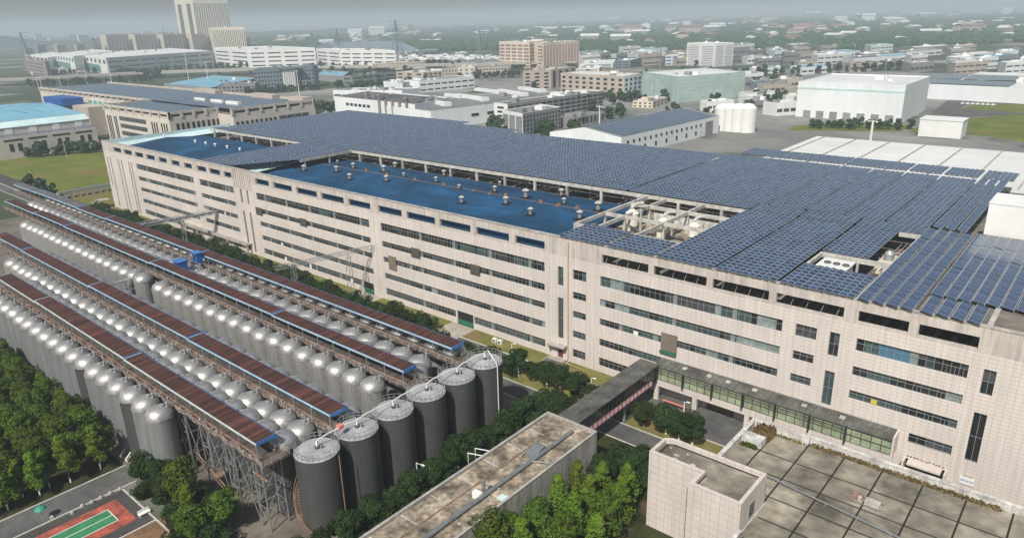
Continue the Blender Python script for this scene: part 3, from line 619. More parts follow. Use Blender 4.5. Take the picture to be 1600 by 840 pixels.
# ================================================================== SOLAR FIELD
def solar_block(x0,x1,y0,y1,label,z=28.62,pw=1.2,ph=1.65,tilt=.17,yfun=None,group='solar panel blocks on the factory roof',seed=0):
    cx=(x0+x1)/2; t=thing('solar_array',label,'solar array',(cx,y0,z),0,group)
    n=max(1,round((x1-x0)/pw)); dx=(x1-x0)/n; b=MB(); r=random.Random(int(x0*7+y0)+seed)
    e=MB(); rowlen=ph*5
    for i in range(n):
        xa=x0+i*dx+.02; xb_=x0+(i+1)*dx-.03; ya=y0 if not yfun else yfun((xa+xb_)/2)
        jj=r.uniform(-.02,.02); y=ya+jj; seg=0
        while y<y1-.3:
            ye=min(y+ph*5,y1+jj); m=max(1,round((ye-y)/ph)); ye=min(y+m*ph,ye+.5); zt=z+tilt+r.uniform(-.03,.03)*2; zb=z+r.uniform(-.02,.02)
            U=i+int(x0)%97; V=seg*5+int(y0)
            b.face(((xa,y,zt),(xb_,y,zb),(xb_,ye-.04,zb),(xa,ye-.04,zt)),0,[(U,V),(U+1,V),(U+1,V+m),(U,V+m)])
            e.face(((xa,y,zt-.05),(xa,y,zt),(xb_,y,zb),(xb_,y,zb-.05))[::-1]); e.face(((xb_,y,zb-.06),(xb_,y,zb),(xb_,ye,zb),(xb_,ye,zb-.06))[::-1])
            b.face(((xa,y,zt-.05),(xa,ye-.04,zt-.05),(xb_,ye-.04,zb-.05),(xb_,y,zb-.05)),1)
            y=ye+ (0.0); seg+=1
    b.build('panels',[M['pv'],M['conc_dark']],t); e.build('panel_edge',M['frame'],t)
    q=MB(); yy=y0+.5
    while yy<y1 and (not yfun): q.box(x0+.1,x1-.1,yy,yy+.15,z-.28,z-.12); yy+=3.3
    if q.f: q.build('support_rail',M['steel'],t)
    return t
solar_block(-86.8,-75.6,115.4,125.9,'dark blue solar block at the parapet, leftmost, beside the bright blue roof end')
solar_block(-74.9,-64.4,115.4,125.4,'dark blue solar block at the parapet, in front of the three cream scrubber vessels')
solar_block(-63.7,-52.4,115.4,158.5,'long solar block at the parapet, immediately right of the open roof frame')
solar_block(-51.7,-40.7,115.4,158.5,'long solar block at the parapet, second to the right of the open roof frame')
solar_block(-40.0,-28.0,115.4,127.3,'short solar block at the parapet, in front of the white cooling unit')
solar_block(-40.0,-31.8,137.0,158.5,'solar block between the white cooling unit and the transverse walkway')
xs=[-313.5,-269,-224,-190,-159,-128,-97.2]
for i in range(6):
    solar_block(xs[i]+.15,xs[i+1]-.1,158.9,164.3,'narrow front strip of panels above the concrete beam, %s from the left'%nth(i),group='front strip of the solar field')
for i,(a,c) in enumerate(((-96.5,-63.9),(-63.3,-52.7),(-52.1,-40.9),(-40.2,-27.9))):
    solar_block(a,c,159.0,164.3,'narrow strip of panels before the transverse walkway, %s right of the long gap'%nth(i),group='front strip of the solar field')
for i in range(6):
    solar_block(xs[i]+(.15 if i else 2),xs[i+1]-(.1 if i!=5 else .4),165.4,(233,233,226,219.5,219.3,219.3)[i],'large grey-blue solar field block behind the blue roofs, %s from the left'%nth(i),ph=1.65,group='large rear solar blocks')
for i,(a,c) in enumerate(((-96.5,-79.3),(-79.1,-62.0),(-61.5,-53.5),(-53.0,-45.0),(-44.5,-36.4),(-35.9,-27.7))):
    solar_block(a,c,165.4,220.3,'tall rear solar block right of the long diagonal gap, %s from the left'%nth(i),group='large rear solar blocks')
for i,(a,c) in enumerate(((-94,-78),(-77.8,-62),(-61.6,-45.2),(-44.7,-36.6),(-36.0,-27.9),(-27.2,-20))):
    solar_block(a,c,223.0,234.5,'last strip of panels before the pale rear roof, %s from the left'%nth(i),group='rearmost solar strip',z=28.8)
solar_block(-241.4,-212,116.9,157.6,'solar wing crossing between the two blue roofs to the parapet',yfun=lambda x: 117 if x<-222 else 117.5+(x+222)/10.3*18.5)
# single tilted tables on the right
def table_proto(w,l,n):
    FR=mat('dull_panel_frame',(.13,.135,.14),.6,metal=.3)
    t=thing('solar_table','x','solar table'); b=MB(); zt,zb=.42,.08
    b.face(((0,0,zt),(w,0,zb),(w,l,zb),(0,l,zt)),0,[(0,0),(1,0),(1,n),(0,n)]); b.face(((0,0,zt-.05),(0,l,zt-.05),(w,l,zb-.05),(w,0,zb-.05)),1)
    p=b.build('panels',[M['pv2'],M['conc_dark']],t,world=False)
    e=MB(); e.face(((0,0,zt-.06),(w,0,zb-.06),(w,0,zb),(0,0,zt))); e.face(((0,0,zt-.06),(0,0,zt),(0,l,zt),(0,l,zt-.06))); e.face(((w,0,zb-.06),(w,l,zb-.06),(w,l,zb),(w,0,zb))); e.face(((0,l,zt),(w,l,zb),(w,l,zb-.06),(0,l,zt-.06)))
    e=e.build('panel_edge',FR,t,world=False)
    q=MB()
    for y in (.8,l*.5,l-.8): q.beam((.15,y,zt-.12),(w-.1,y,zb-.1),.08); q.box(.12,.2,y-.04,y+.04,-.35,zt-.1); q.box(w-.2,w-.12,y-.04,y+.04,-.35,zb-.08)
    q=q.build('support_frame',M['steel'],t,world=False); kids(t,p,e,q); return t
M['pv2']=pv('solar_glass_wide',(.022,.05,.115))
tp=table_proto(1.68,7.85,9); first=True; tr=random.Random(5)
def put_table(x,y,lab,z=28.55):
    global first
    if first: tp.location=(x,y,z); tp['label']=lab; tp['group']='tilted solar tables on the right roof'; first=False
    else: copy_tree(tp,(x,y,z+tr.uniform(-.04,.05)),tr.uniform(-.006,.006),None,lab,'tilted solar tables on the right roof')
for ci,x in enumerate((-27.45,-25.35,-23.3,-21.25)):
    for ri in range(6): put_table(x,115.2+8.2*ri,'tilted solar table, %s from the parapet in column %s right of the notches'%(nth(ri),('one','two','three','four')[ci]))
for ci,x in enumerate((-27.1,-24.9,-22.7)):
    for ri in range(7): put_table(x,165.8+8.1*ri,'distant tilted solar table, %s beyond the walkway, %s column of the rear strip'%(nth(ri),nth(ci)))
for ci,x in enumerate((-18.55,-16.5,-14.45,-12.4)):
    put_table(x,115.3,'front solar table at the right parapet, %s of the four beside the building corner'%nth(ci))
for ci,x in enumerate((-18.9,-17.0,-15.1,-13.2,-11.3,-9.4,-7.5,-5.6,-3.7)):
    for ri in range(5): put_table(x,124.0+8.2*ri,'closely set solar table, row %s behind the front four, %s column from their left'%(('one','two','three','four','five')[ri],nth(ci)))
b=MB(); b.box(-19.3,-2,116.6,168,27.9,28.15); b.box(-27.4,-19.5,116.6,160,27.85,28.1); b.build('upper_deck',M['roofdeck'],fac)
b=MB(); b.box(-10.0,-9.3,FY+.8,124,27.9,28.6); b.build('deck_kerb',M['conc_white'],fac)
M['deckd']=mat('shade_toned_grating_deck',(.075,.065,.058),.9,noise=(.9,.5))  # deck colour darkened to carry the shadow beneath the walkway roofs
M['railm']=mat('pinkish_primer_rail',(.40,.345,.31),.7,noise=(.8,.25))
# ================================================================== TANK FARM
def tank_proto(mshell, mdome, name='fermentation_tank'):
    t=thing(name,'x','storage tank')
    q=MB(); q.lathe(0,0,[(2.28,0),(2.28,11.75)],28); sh=q.build('shell',mshell,t,smooth=True,world=False)
    q=MB(); pr=[(2.30,11.66),(2.30,11.8),(2.25,12.05),(2.08,12.5),(1.75,12.95),(1.25,13.28),(.65,13.47),(0,13.53)]; q.lathe(0,0,pr,28); dm=q.build('dome',mdome,t,smooth=True,world=False)
    q=MB(); q.lathe(.35,.5,[(.30,13.3),(.30,13.55),(.36,13.55),(.36,13.63),(0,13.66)],12); q.lathe(.95,1.1,[(.16,13.0),(.16,13.75),(.26,13.8),(.26,13.95),(0,14.0)],10); q.tube([(.95,1.1,13.6),(1.1,1.7,13.75),(1.15,2.4,13.5)],.07,6)
    ht=q.build('top_fitting',M['steel'],t,world=False)
    q=MB(); q.lathe(0,0,[(2.36,11.66),(2.36,11.72),(2.29,11.72)],28); rg=q.build('rim_ring',M['steel'],t,world=False)
    kids(t,sh,dm,ht,rg); return t
protos=[tank_proto(M['tank'],M['dome']),tank_proto(M['tankw'],M['dome']),tank_proto(M['tankgrey'],M['dome'])]
for p in protos: p['_used']=0
tk=random.Random(21)
rows=[ # y, x_start, count, description, flip (fittings toward walkway), skip
 (40.15,-112.3,18,'outermost row beside the grove',1,()),
 (48.35,-89.0,23,'row behind the nearest rust-red roof',-1,()),
 (51.75,-89.4,28,'row before the second rust-red roof',1,()),
 (59.6,-88.0,28,'row behind the second rust-red roof',-1,()),
 (68.1,-91.9,36,'row facing the open corridor',1,(17,)),
 (76.3,-89.8,38,'row behind the third rust-red roof',-1,()),
 (79.2,-91.9,42,'row before the farthest red roof',1,()),
 (86.6,-90.2,43,'row nearest the factory',-1,())]
used=[False]*3
for y,xs0,n,desc,fl_,skip in rows:
    k=0
    for i in range(n):
        x=xs0-5.02*i
        if i in skip: continue
        dim=(i==0 and fl_<0)
        kind=0
        if y<41: kind=1 if i in (0,1,3,4,5,7) else (2 if i in (2,6) else 1)
        elif dim: kind=2
        elif y in (48.35,59.6,86.6,76.3): kind=2 if i<5 and y==48.35 else 0
        p=protos[kind]; lab='tank, %s from near end, %s'%(nth(i),desc)
        lab=('pale-sided ' if kind==1 else 'dark-sided ' if kind==2 else 'silver ')+'domed '+lab
        loc=(x,y+tk.uniform(-.08,.08),0); rz=(0 if fl_>0 else math.pi)+tk.uniform(-.25,.25); g='domed steel tanks in rows'
        s=(1,1,1+tk.uniform(-.008,.012))
        if not used[kind]: p.location=loc; p.rotation_euler=(0,0,rz); p['label']=lab; p['group']=g; used[kind]=True; del p['_used']
        else: c=copy_tree(p,loc,rz,s,lab,g)
for o in COL.objects:
    if '_used' in o: del o['_used']
# covered walkways
def walkway(label,y0,y1,x_end,x_left,joints,roofmats,group='covered walkways over the tank rows',fas='bluef'):
    t=thing('covered_walkway',label,'walkway',(x_end,(y0+y1)/2,0),0,group)
    ed=[x_end]+list(joints)+[x_left]; zr=15.0
    for i in range(len(ed)-1):
        a,c=ed[i+1]+.12,ed[i]-.12; dz=(.22 if i%2 else 0); b=MB(); n=max(2,int((c-a)/.85)); w=(c-a)/n
        for k in range(n):  # trapezoidal corrugation
            xa=a+k*w
            b.face(((xa,y0,zr+dz),(xa+w*.7,y0,zr+dz),(xa+w*.7,y1,zr+dz+.10),(xa,y1,zr+dz+.10)))
            b.face(((xa+w*.7,y0,zr+dz),(xa+w*.78,y0,zr+dz+.07),(xa+w*.78,y1,zr+dz+.17),(xa+w*.7,y1,zr+dz+.10)))
            b.face(((xa+w*.78,y0,zr+dz+.07),(xa+w*.92,y0,zr+dz+.07),(xa+w*.92,y1,zr+dz+.17),(xa+w*.78,y1,zr+dz+.17)))
            b.face(((xa+w*.92,y0,zr+dz+.07),(xa+w,y0,zr+dz),(xa+w,y1,zr+dz+.10),(xa+w*.92,y1,zr+dz+.17)))
        b.face(((a,y0,zr+dz-.06),(a,y1,zr+dz-.02),(c,y1,zr+dz-.02),(c,y0,zr+dz-.06)))
        rf=b.build('roof_sheet',M[roofmats[min(i,len(roofmats)-1)]],t)
        b=MB(); b.box(a-.1,c+.1,y0-.10,y0-.005,zr+dz-.24,zr+dz+.07); b.box(c+.005,c+.10,y0-.005,y1+.05,zr+dz-.45,zr+dz+.16,1); b.box(a-.1,a-.005,y0,y1,zr+dz-.1,zr+dz+.19,0)
        b.box(a,c,y1+.002,y1+.08,zr+dz-.25,zr+dz+.12,1); b.build('fascia',[M[fas],M['bluep']],rf)
    b=MB(); b.box(x_left,x_end+2.2,y0-.45,y1+.45,12.05,12.2); b.box(x_left,x_end+2.2,y0-.48,y0-.40,11.85,12.05); b.build('deck',M['deckd'],t)
    # posts, rails
    b=MB(); x=x_end-.4
    while x>x_left:
        for y in (y0+.12,y1-.12): b.box(x-.06,x+.06,y-.06,y+.06,12.2,14.95)
        x-=5.0
    tag(b.build('roof_post',M['steel'],t),kind='stuff')
    r=random.Random(int(y0)); b=MB(); x=x_end+2.15
    for side,(yy,amp) in enumerate(((y0-.42,-.45),(y1+.42,.3))):
        pts=[]; x=x_end+2.15
        while x>x_left:
            s=abs(math.sin((x-x_end)*math.pi/5.02)); pts.append((x,yy+amp*s*.9)); x-=.84
        for i in range(len(pts)-1):
            (xa,ya),(xb2,yb)=pts[i],pts[i+1]
            for zz in (12.55,12.9,13.25): b.beam((xa,ya,zz),(xb2,yb,zz),.045,.045)
            if i%2==0: b.box(xa-.03,xa+.03,ya-.03,ya+.03,12.2,13.25)
    for zz in (12.55,12.9,13.25): b.beam((x_end+2.15,y0-.42,zz),(x_end+2.15,y1+.42,zz),.05)
    for i in range(4): yy=y0-.7+i*(y1-y0+1.4)/3; b.box(x_end+2.12,x_end+2.18,yy-.03,yy+.03,12.2,13.25)
    b.build('railing',M['railm'],t)
    # pipe clutter along the deck
    b=MB(); x=x_end-2
    for yy,zz,rd in ((y0+.3,12.5,.11),(y0+.6,12.35,.09),(y1-.35,12.5,.10),(y0-.35,12.35,.07)): b.tube([(x_left,yy,zz),(x_end,yy,zz)],rd,6)
    while x>x_left+3:
        for sgn,yy in ((-1,y0-.2),(1,y1+.2)):
            b.tube([(x,yy,12.4),(x+r.uniform(-.2,.2),yy+sgn*.5,13.0+r.uniform(0,.4)),(x+r.uniform(-.3,.3),yy+sgn*1.1,13.3)],.06,5)
            if r.random()<.6: b.lathe(x+r.uniform(-1.5,1.5),yy+sgn*r.uniform(-.2,.25),[(.16,12.2),(.16,12.75),(.22,12.8),(0,12.95)],8,1)
        x-=2.51
    b.build('pipework',[M['rust'],M['steel']],t)
    return t
w1=walkway('nearest covered walkway, rust-red roof with pale edge, ending beside the dark tower tank',43.0,46.1,-86.8,-205,(-131.4,-178),('rustroof',),fas='fasciap')
w2=walkway('second covered walkway from the front, rust-red roof with light blue edge',54.5,57.7,-84.9,-250,(-130.8,-178.6,-226),('rustroof',))
w3=walkway('third covered walkway, rust-red roof carrying the bright blue box',71.3,74.2,-87.0,-300,(-128.1,-184.3,-243.8,-270),('rustroof',))
w4=walkway('farthest covered walkway beside the factory hedge, patched grey and red roof',82.9,86.0,-86.8,-330,(-182.0,-242.0,-266,-306),('rustroof','rustroof','rustroof','greyrust','greyrust'))
def tower(t,x0,x1,y0,y1,z1=12.0,m='steel',r=.11):
    b=MB()
    for x in (x0,x1):
        for y in (y0,y1): b.box(x-r,x+r,y-r,y+r,0,z1)
    n=3; h=z1/n
    for k in range(n):
        za,zb=k*h,(k+1)*h
        for y in (y0,y1):
            b.beam((x0,y,zb-.05),(x1,y,zb-.05),.08); b.beam((x0,y,za+.05),(x1,y,zb-.05),.06) if k%2 else b.beam((x1,y,za+.05),(x0,y,zb-.05),.06)
        for x in (x0,x1):
            b.beam((x,y0,zb-.05),(x,y1,zb-.05),.08); b.beam((x,y0,za+.05),(x,y1,zb-.05),.06) if k%2 else b.beam((x,y1,za+.05),(x,y0,zb-.05),.06)
    return b.build('support_tower',M[m],t)
for xx in (-112,-104.4,-96.6,-88.6): tower(w1,xx,xx+2.4,42.9,46.0,r=.09)
b=MB()
for za,zb,xa,xb_ in ((.3,11.8,-109.6,-104.4),(11.8,.3,-109.6,-104.4),(.3,11.8,-102,-96.6),(11.8,.3,-102,-96.6),(.3,11.8,-94.2,-88.6),(11.8,.3,-94.2,-88.6)): b.beam((xa,42.9,za),(xb_,42.9,zb),.08)
b.build('cross_brace',M['steel'],w1)
tower(w2,-84.4,-82.6,54.2,57.6); tower(w3,-86.8,-84.9,71.4,74.3); tower(w4,-86.4,-84.4,82.8,86.2)
b=MB(); b.box(-87.6,-83.6,42.1,42.3,10.4,10.6); b.box(-100,-98.8,41.7,43.2,4.6,4.7); b.beam((-106,42.2,6.2),(-97.5,42.2,3.4),.16); b.beam((-106,42.2,5.2),(-97.5,42.2,2.4),.1); b.build('stair_stringer',M['rust'],w1)
for x0,x1,y0,y1,lab in ((-178.0,-175.0,74.4,76.6,'bright blue steel box on the third walkway roof'),(-180.8,-178.2,80.6,82.2,'smaller blue cabin beneath the edge of the farthest walkway roof')):
    b=MB(); b.box(x0,x1,y0,y1,13.6,16.0); b.box(x0-.15,x1+.15,y0-.3,y1+.2,16.0,16.15); t=thing('blue_cabin',lab,'cabin',((x0+x1)/2,(y0+y1)/2,13.6))
    b.build('walls',M['bluebox'],t); b=MB(); b.box(x0-.15,x1+.15,y0-.3,y1+.2,16.16,16.26); b.build('roof',M['bluep'],t); b=MB(); b.box(x0+.8,x1-.8,y0-.03,y0-.005,14.2,15.6); b.build('opening',M['door_dark'],t)
# crossing bridge in the corridor
cb=thing('pipe_footbridge','grey steel footbridge spanning the tank corridor between the second and third walkway roofs','footbridge',(-184,64,0))
b=MB(); b.box(-185.2,-183.6,57.6,71.5,12.2,12.4)
for x in (-185.2,-183.6):
    b.beam((x,57.6,13.4),(x,71.5,13.4),.12)
    for k in range(8): b.box(x-.04,x+.04,58+k*1.9,58.08+k*1.9,12.4,13.4)
b.build('deck',M['steel'],cb)
b=MB(); b.box(-184.9,-184.1,58,71,9.6,9.75)
for k in range(5): b.box(-184.9,-184.75,59+k*2.8,59.15+k*2.8,9.7,12.2); b.beam((-184.8,59+k*2.8,9.7),(-184.8,61.8+k*2.8,12.2),.1) if k<4 else None
for yy in (62.5,66): b.beam((-184.8,yy,0),(-184.8,yy,9.7),.2)
b.beam((-184.8,62.5,1),(-184.8,66,9),.12); b.beam((-184.8,66,1),(-184.8,62.5,9),.12); b.build('truss',M['steel'],cb)
# large dark tanks
def big_tank(i,y):
    labs=['near-most of the six large dark grey flat-top tanks, with the spiral stair','second large dark grey tank from the front, red valve on its pipe','third large dark grey flat-top tank from the front','fourth large dark grey flat-top tank from the front','fifth large dark grey flat-top tank, second from the back','farthest large dark grey tank, with the white down-pipe']
    X=-81.4; t=thing('storage_silo',labs[i],'storage tank',(X,y,0),0,'six large dark grey tanks in a line')
    b=MB(); b.lathe(X,y,[(3.3,0),(3.3,13)],48); b.build('shell',M['tankgrey'],t,smooth=True)
    b=MB(); b.lathe(X,y,[(3.33,12.93),(3.33,13.03),(3.2,13.06),(1.6,13.42),(0,13.6)],48); b.build('roof_plate',M['tanktop'],t,smooth=True)
    b=MB(); N_=24
    for k in range(N_):
        a=2*math.pi*k/N_; a2=2*math.pi*(k+1)/N_; p=(X+3.22*math.cos(a),y+3.22*math.sin(a)); q=(X+3.22*math.cos(a2),y+3.22*math.sin(a2))
        for z in (13.5,14.1): b.beam((*p,z),(*q,z),.05)
        b.box(p[0]-.03,p[0]+.03,p[1]-.03,p[1]+.03,13.03,14.1)
    b.build('guard_rail',M['steel'],t)
    b=MB(); b.lathe(X+.4,y-.2,[(.3,13.4),(.3,13.85),(.38,13.85),(0,13.95)],10); b.lathe(X+.9,y+.4,[(.12,13.3),(.12,14.1),(0,14.1)],8); b.build('top_fitting',M['brown'],t)
    return t
BT=[big_tank(i,49.3+7.27*i) for i in range(6)]
b=MB(); X=-81.4
for k in range(46):
    a=math.radians(185+k*2.6); z=.2+12.4*(45-k)/45*.62; r0,r1=3.34,4.15
    b.face([(X+r*math.cos(a+d),49.3+r*math.sin(a+d),z) for r,d in ((r0,-.02),(r1,-.02),(r1,.028),(r0,.028))])
    b.face([(X+r*math.cos(a+d),49.3+r*math.sin(a+d),z-.04) for r,d in ((r0,.028),(r1,.028),(r1,-.02),(r0,-.02))])
b.build('stair_treads',M['rust'],BT[0])
for rr_,n_ in ((4.18,'handrail'),(4.18,'stringer')):
    b=MB(); pts=[]
    for k in range(46): a=math.radians(185+k*2.6); z=.2+12.4*(45-k)/45*.62; pts.append((X+rr_*math.cos(a),49.3+rr_*math.sin(a),z+(1.0 if n_=='handrail' else 0)))
    b.tube(pts,.05,6); b.build(n_,M['rust'],BT[0])
b=MB(); b.tube([(-77.9,50.6,12.8),(-77.9,50.6,.2)],.06,6); b.build('ladder_pipe',M['orange'],BT[0])
b=MB(); pts=[(X,49.3,13.6),(X,49.6,14.3)]
for i in range(6):
    y=49.3+7.27*i; pts+= [(X+.1,y+.0,14.5),(X+.05,y+1.8,14.75),(X+.05,y+5.4,14.75)] if i<5 else [(X,y,14.6),(X+1.0,y,15.4),(X+3.3,y-.4,13.9),(X+3.55,y-.4,13.2),(X+3.55,y-.4,.3)]
b.tube(pts,.09,8)
tp2=b.build('transfer_pipe',M['white']); tag(tp2,'white pipe linking the tops of the six large dark grey tanks','pipe')
for i in range(6): q=MB(); y=49.3+7.27*i; q.tube([(X+.1,y,14.45),(X+.5,y-.2,13.9)],.09,6); q.box(X-.08,X+.08,y-.05,y+.05,13.5,14.4); q.build('pipe_branch',M['white'],tp2)
q=MB(); q.box(X-.3,X+.5,53.2,54.0,14.6,15.2); tag(q.build('valve_housing',M['pinkred'],tp2),'red valve box between first and second tank')
# pipe bridges to the factory
pb=thing('pipe_bridge','twin grey pipe bridge from the farthest walkway to the left part of the factory wall','pipe bridge',(-238,100,0))
b=MB()
for dx in (0,.8): b.tube([(-241+dx,86,11.4),(-236.6+dx,108,11.4),(-234.6+dx,115.8,11.4)],.32,8)
b.build('pipes',M['pipeg'],pb); b=MB()
for dx in (-.6,1.4): b.beam((-241+dx,86,10.8),(-234.8+dx,115.8,10.8),.2); b.beam((-241+dx,86,12.0),(-234.8+dx,115.8,12.0),.12)
for k in range(12): x=-241+6.2*k/12; y=86+29.8*k/12; b.beam((x-.6,y,10.8),(x+1.4,y,10.8),.14); b.beam((x+1.4,y,10.8),(x+1.9,y+2.4,12),.08); b.beam((x-.6,y,12),(x+1.4,y,12),.08)
b.build('truss',M['steel'],pb); b=MB()
for x,y in ((-238.6,104.6),(-236.2,104.6)): b.beam((x,y,0),(x+.3,y,10.8),.25)
for z in (2,5,8): b.beam((-238.6,104.6,z),(-236.1,104.6,z+2.6),.1)
b.build('trestle',M['steel'],pb)
pb=thing('lattice_pipe_bridge','thin grey lattice truss on two trestles joining the factory corner above the lawn','pipe bridge',(-153,104,0))
def lat(b,P,Q,w,h,n):
    P=Vector(P);Q=Vector(Q)
    for dx in (-w/2,w/2):
        for z in (0,h): b.beam(P+Vector((dx,0,z)),Q+Vector((dx,0,z)),.09)
    for k in range(n):
        a=P.lerp(Q,k/n); c=P.lerp(Q,(k+1)/n)
        for dx in (-w/2,w/2): b.beam(a+Vector((dx,0,0)),c+Vector((dx,0,h)),.05); b.beam(a+Vector((dx,0,0)),a+Vector((dx,0,h)),.05)
        b.beam(a+Vector((-w/2,0,h)),c+Vector((w/2,0,h)),.05)
b=MB(); lat(b,(-157.5,90.5,13.2),(-149.7,115.8,14.0),1.0,.9,14); b.build('truss',M['steel'],pb)
for x,y in ((-151.6,108.6),(-156.3,94.8)):
    b=MB()
    for dx,dy in ((-.7,-.5),(.7,-.5),(-.7,.5),(.7,.5)): b.beam((x+dx*1.2,y+dy*1.2,0),(x+dx*.7,y+dy*.7,13.4),.11)
    for k in range(6): z=k*2.2+.3; b.beam((x-.8,y-.6,z),(x+.8,y-.6,z+2.0),.06); b.beam((x-.8,y+.6,z+2),(x+.8,y+.6,z),.06); b.beam((x+.8,y-.6,z),(x+.8,y+.6,z+2),.06)
    b.build('trestle',M['steel'],pb)
# low pipe rack far left, conveyor
pr_=thing('pipe_rack','long low grey pipe rack along the edge of the big lawn, far left','pipe rack',(-380,120,0))
b=MB(); P,Q=at(88,301,3),at(172,286,3)
for k in range(4): d=Vector((.9*k,0,0)); b.tube([P+d,Q+d],.25,6)
b.build('pipes',M['pipeg'],pr_); b=MB()
for k in range(9): a=P.lerp(Q,k/8); b.box(a.x-.3,a.x+3.4,a.y-.1,a.y+.1,0,2.8)
tag(b.build('rack_post',M['steel'],pr_),kind='stuff')
sb=thing('outside_stair','concrete side stairs with handrails at the far left corner of the factory','stair',(-326,113,0))
b=MB()
for k in range(12): b.box(-336+k*.7,-335.3+k*.7,110.5,112.5,k*.3,k*.3+.3)
b.build('steps',M['conc'],sb); b=MB(); b.beam((-336,110.4,1),(-327.5,110.4,4.7),.12); b.beam((-336,112.6,1),(-327.5,112.6,4.7),.12); b.box(-327.6,-324.2,110.5,114.5,3.3,3.6); b.box(-327.4,-327.1,110.6,110.9,0,3.3); b.build('landing',M['conc'],sb)
# ================================================================== GALLERY, BRIDGE, NEAR BUILDINGS
gl=thing('glazed_gallery','glazed gallery on a cream beam along the factory foot under a dark sloping canopy','gallery',(-40,114,0))
b=MB(); n=34; x0,x1=-61.6,-18.8
for k in range(n):
    a=x0+(x1-x0)*k/n; c=x0+(x1-x0)*(k+1)/n-.05
    b.face(((a,112.85,7.3),(c,112.85,7.3),(c,FY-.12,7.95),(a,FY-.12,7.95)))
b.box(x0,x1,112.85,FY-.13,7.12,7.26); b.build('canopy_roof',M['canopy'],gl)
r_=random.Random(8); b=MB()
for k in (4,8,11,15,22,27): a=x0+(x1-x0)*k/n; b.face(((a+.2,114.2,7.64),(a+1.1,114.2,7.64),(a+1.1,115.0,7.82),(a+.2,115.0,7.82)))
b.build('skylight_patch',M['conc'],gl)
b=MB(); b.box(x0,x1,113.1,113.16,4.45,7.12); b.build('glass_wall',M['greeng'],gl)
b=MB()
for k in range(29): xx=x0+(x1-x0)*k/28; b.box(xx-.05,xx+.05,113.02,113.1,4.45,7.12)
for z in (4.45,5.75,6.9): b.box(x0,x1,113.0,113.09,z,z+.09)
b.build('glazing_bars',M['darkframe'],gl)
b=MB(); b.box(x0-.3,-25.5,112.3,112.38,7.28,7.38); b.box(x0-.3,-25.5,112.3,112.38,6.95,7.02)
for k in range(7): xx=x0+.5+k*5.9; b.box(xx-.1,xx+.1,112.25,112.95,4.3,7.4)
b.build('outer_rail',M['darkframe'],gl)
b=MB(); b.box(x0-.3,x1+.3,112.9,113.35,3.1,4.45); b.box(x0,x1,113.35,FY-.02,3.1,3.4); b.build('beam',M['wall'],gl)
for xx in (-61.4,-53.2,-42.9,-31.5,-19.3): b=MB(); b.box(xx,xx+.9,112.92,113.6,0,3.1); b.build('column',M['wall'],gl)
b=MB(); b.box(x1,x1+.3,112.9,FY-.02,4.45,7.9); b.build('end_wall',M['wall'],gl)
b=MB(); b.box(-59,-54,112.2,112.4,.75,1.0); b.box(-58.9,-58.8,112.2,112.4,0,.75); b.box(-54.2,-54.1,112.2,112.4,0,.75); tag(b.build('barrier_rail',M['pinkred']),'faded red barrier rail on short posts in the yard under the gallery','barrier')
br=thing('footbridge','dark roofed footbridge with pink banner squares linking low building and gallery','footbridge',(-62.6,98,0))
b=MB()
for k in range(20): a=85.8+k*1.36; b.face(((-64.7,a,7.75),(-60.6,a,7.75),(-60.6,a+1.3,7.75),(-64.7,a+1.3,7.75)))
b.box(-64.8,-60.5,85.7,113.1,7.55,7.74); b.build('roof',M['canopy'],br)
b=MB(); b.box(-60.75,-60.68,85.7,112.9,5.3,7.55); b.box(-64.62,-64.55,85.7,112.9,5.3,7.55); b.build('glass_side',M['glassd'],br)
b=MB(); b.box(-64.6,-60.7,85.7,112.9,4.0,4.25)
for k in range(21): y=85.8+k*1.35; b.box(-60.67,-60.6,y,y+.1,4.25,7.55); b.box(-64.7,-64.63,y,y+.1,4.25,7.55)
b.box(-60.67,-60.58,85.7,112.9,5.25,5.38); b.build('side_frame',M['darkframe'],br)
b=MB()
for k in range(18):
    y=86.6+k*1.35; q=MB(); q.box(-60.66,-60.56,y,y+1.02,4.15,5.22)
    r2=random.Random(k)
    for _ in range(6):
        if r2.random()<.5: zz=4.3+r2.random()*.75; q.box(-60.56,-60.54,y+.2,y+.2+r2.uniform(.3,.6),zz,zz+.06,1)
        else: yy=y+.2+r2.random()*.55; q.box(-60.56,-60.535,yy,yy+.06,4.3,4.3+r2.uniform(.35,.75),1)
    q.build('banner',[M['pink'],M['boardw']],br)
for xx in (-61.6,-64.2): b=MB(); b.box(xx,xx+.4,101.8,102.2,0,4.0); b.build('pier',M['steel'],br)
def roofed(name,label,cat,x0,x1,y0,y1,z,wallm,roofm,par=.6,th=.35,copm='conc'):
    t=thing(name,label,cat,((x0+x1)/2,(y0+y1)/2,0)); b=MB(); zr=z-par
    b.box(x0,x1,y0,y1,0,zr,0,'t'); 
    for a in ((x0,x1,y0,y0+th),(x0,x1,y1-th,y1),(x0,x0+th,y0+th,y1-th),(x1-th,x1,y0+th,y1-th)): b.box(*a,zr,z)
    b.build('wall',wallm,t); b=MB(); b.face(((x0+th,y0+th,zr),(x1-th,y0+th,zr),(x1-th,y1-th,zr),(x0+th,y1-th,zr))); b.build('roof',roofm,t)
    b=MB(); e=.06
    for a in ((x0-e,x1+e,y0-e,y0+th),(x0-e,x1+e,y1-th,y1+e),(x0-e,x0+th,y0+th,y1-th),(x1-th,x1+e,y0+th,y1-th)): b.box(*a,z+.002,z+.08)
    b.build('coping',M[copm],t); return t
M['slabwall']=mat('stained_slab_wall',(.33,.315,.29),.9,streak=(1.6,.5),noise=(.3,.2),grid=(1.6,1.6,.7,.05))
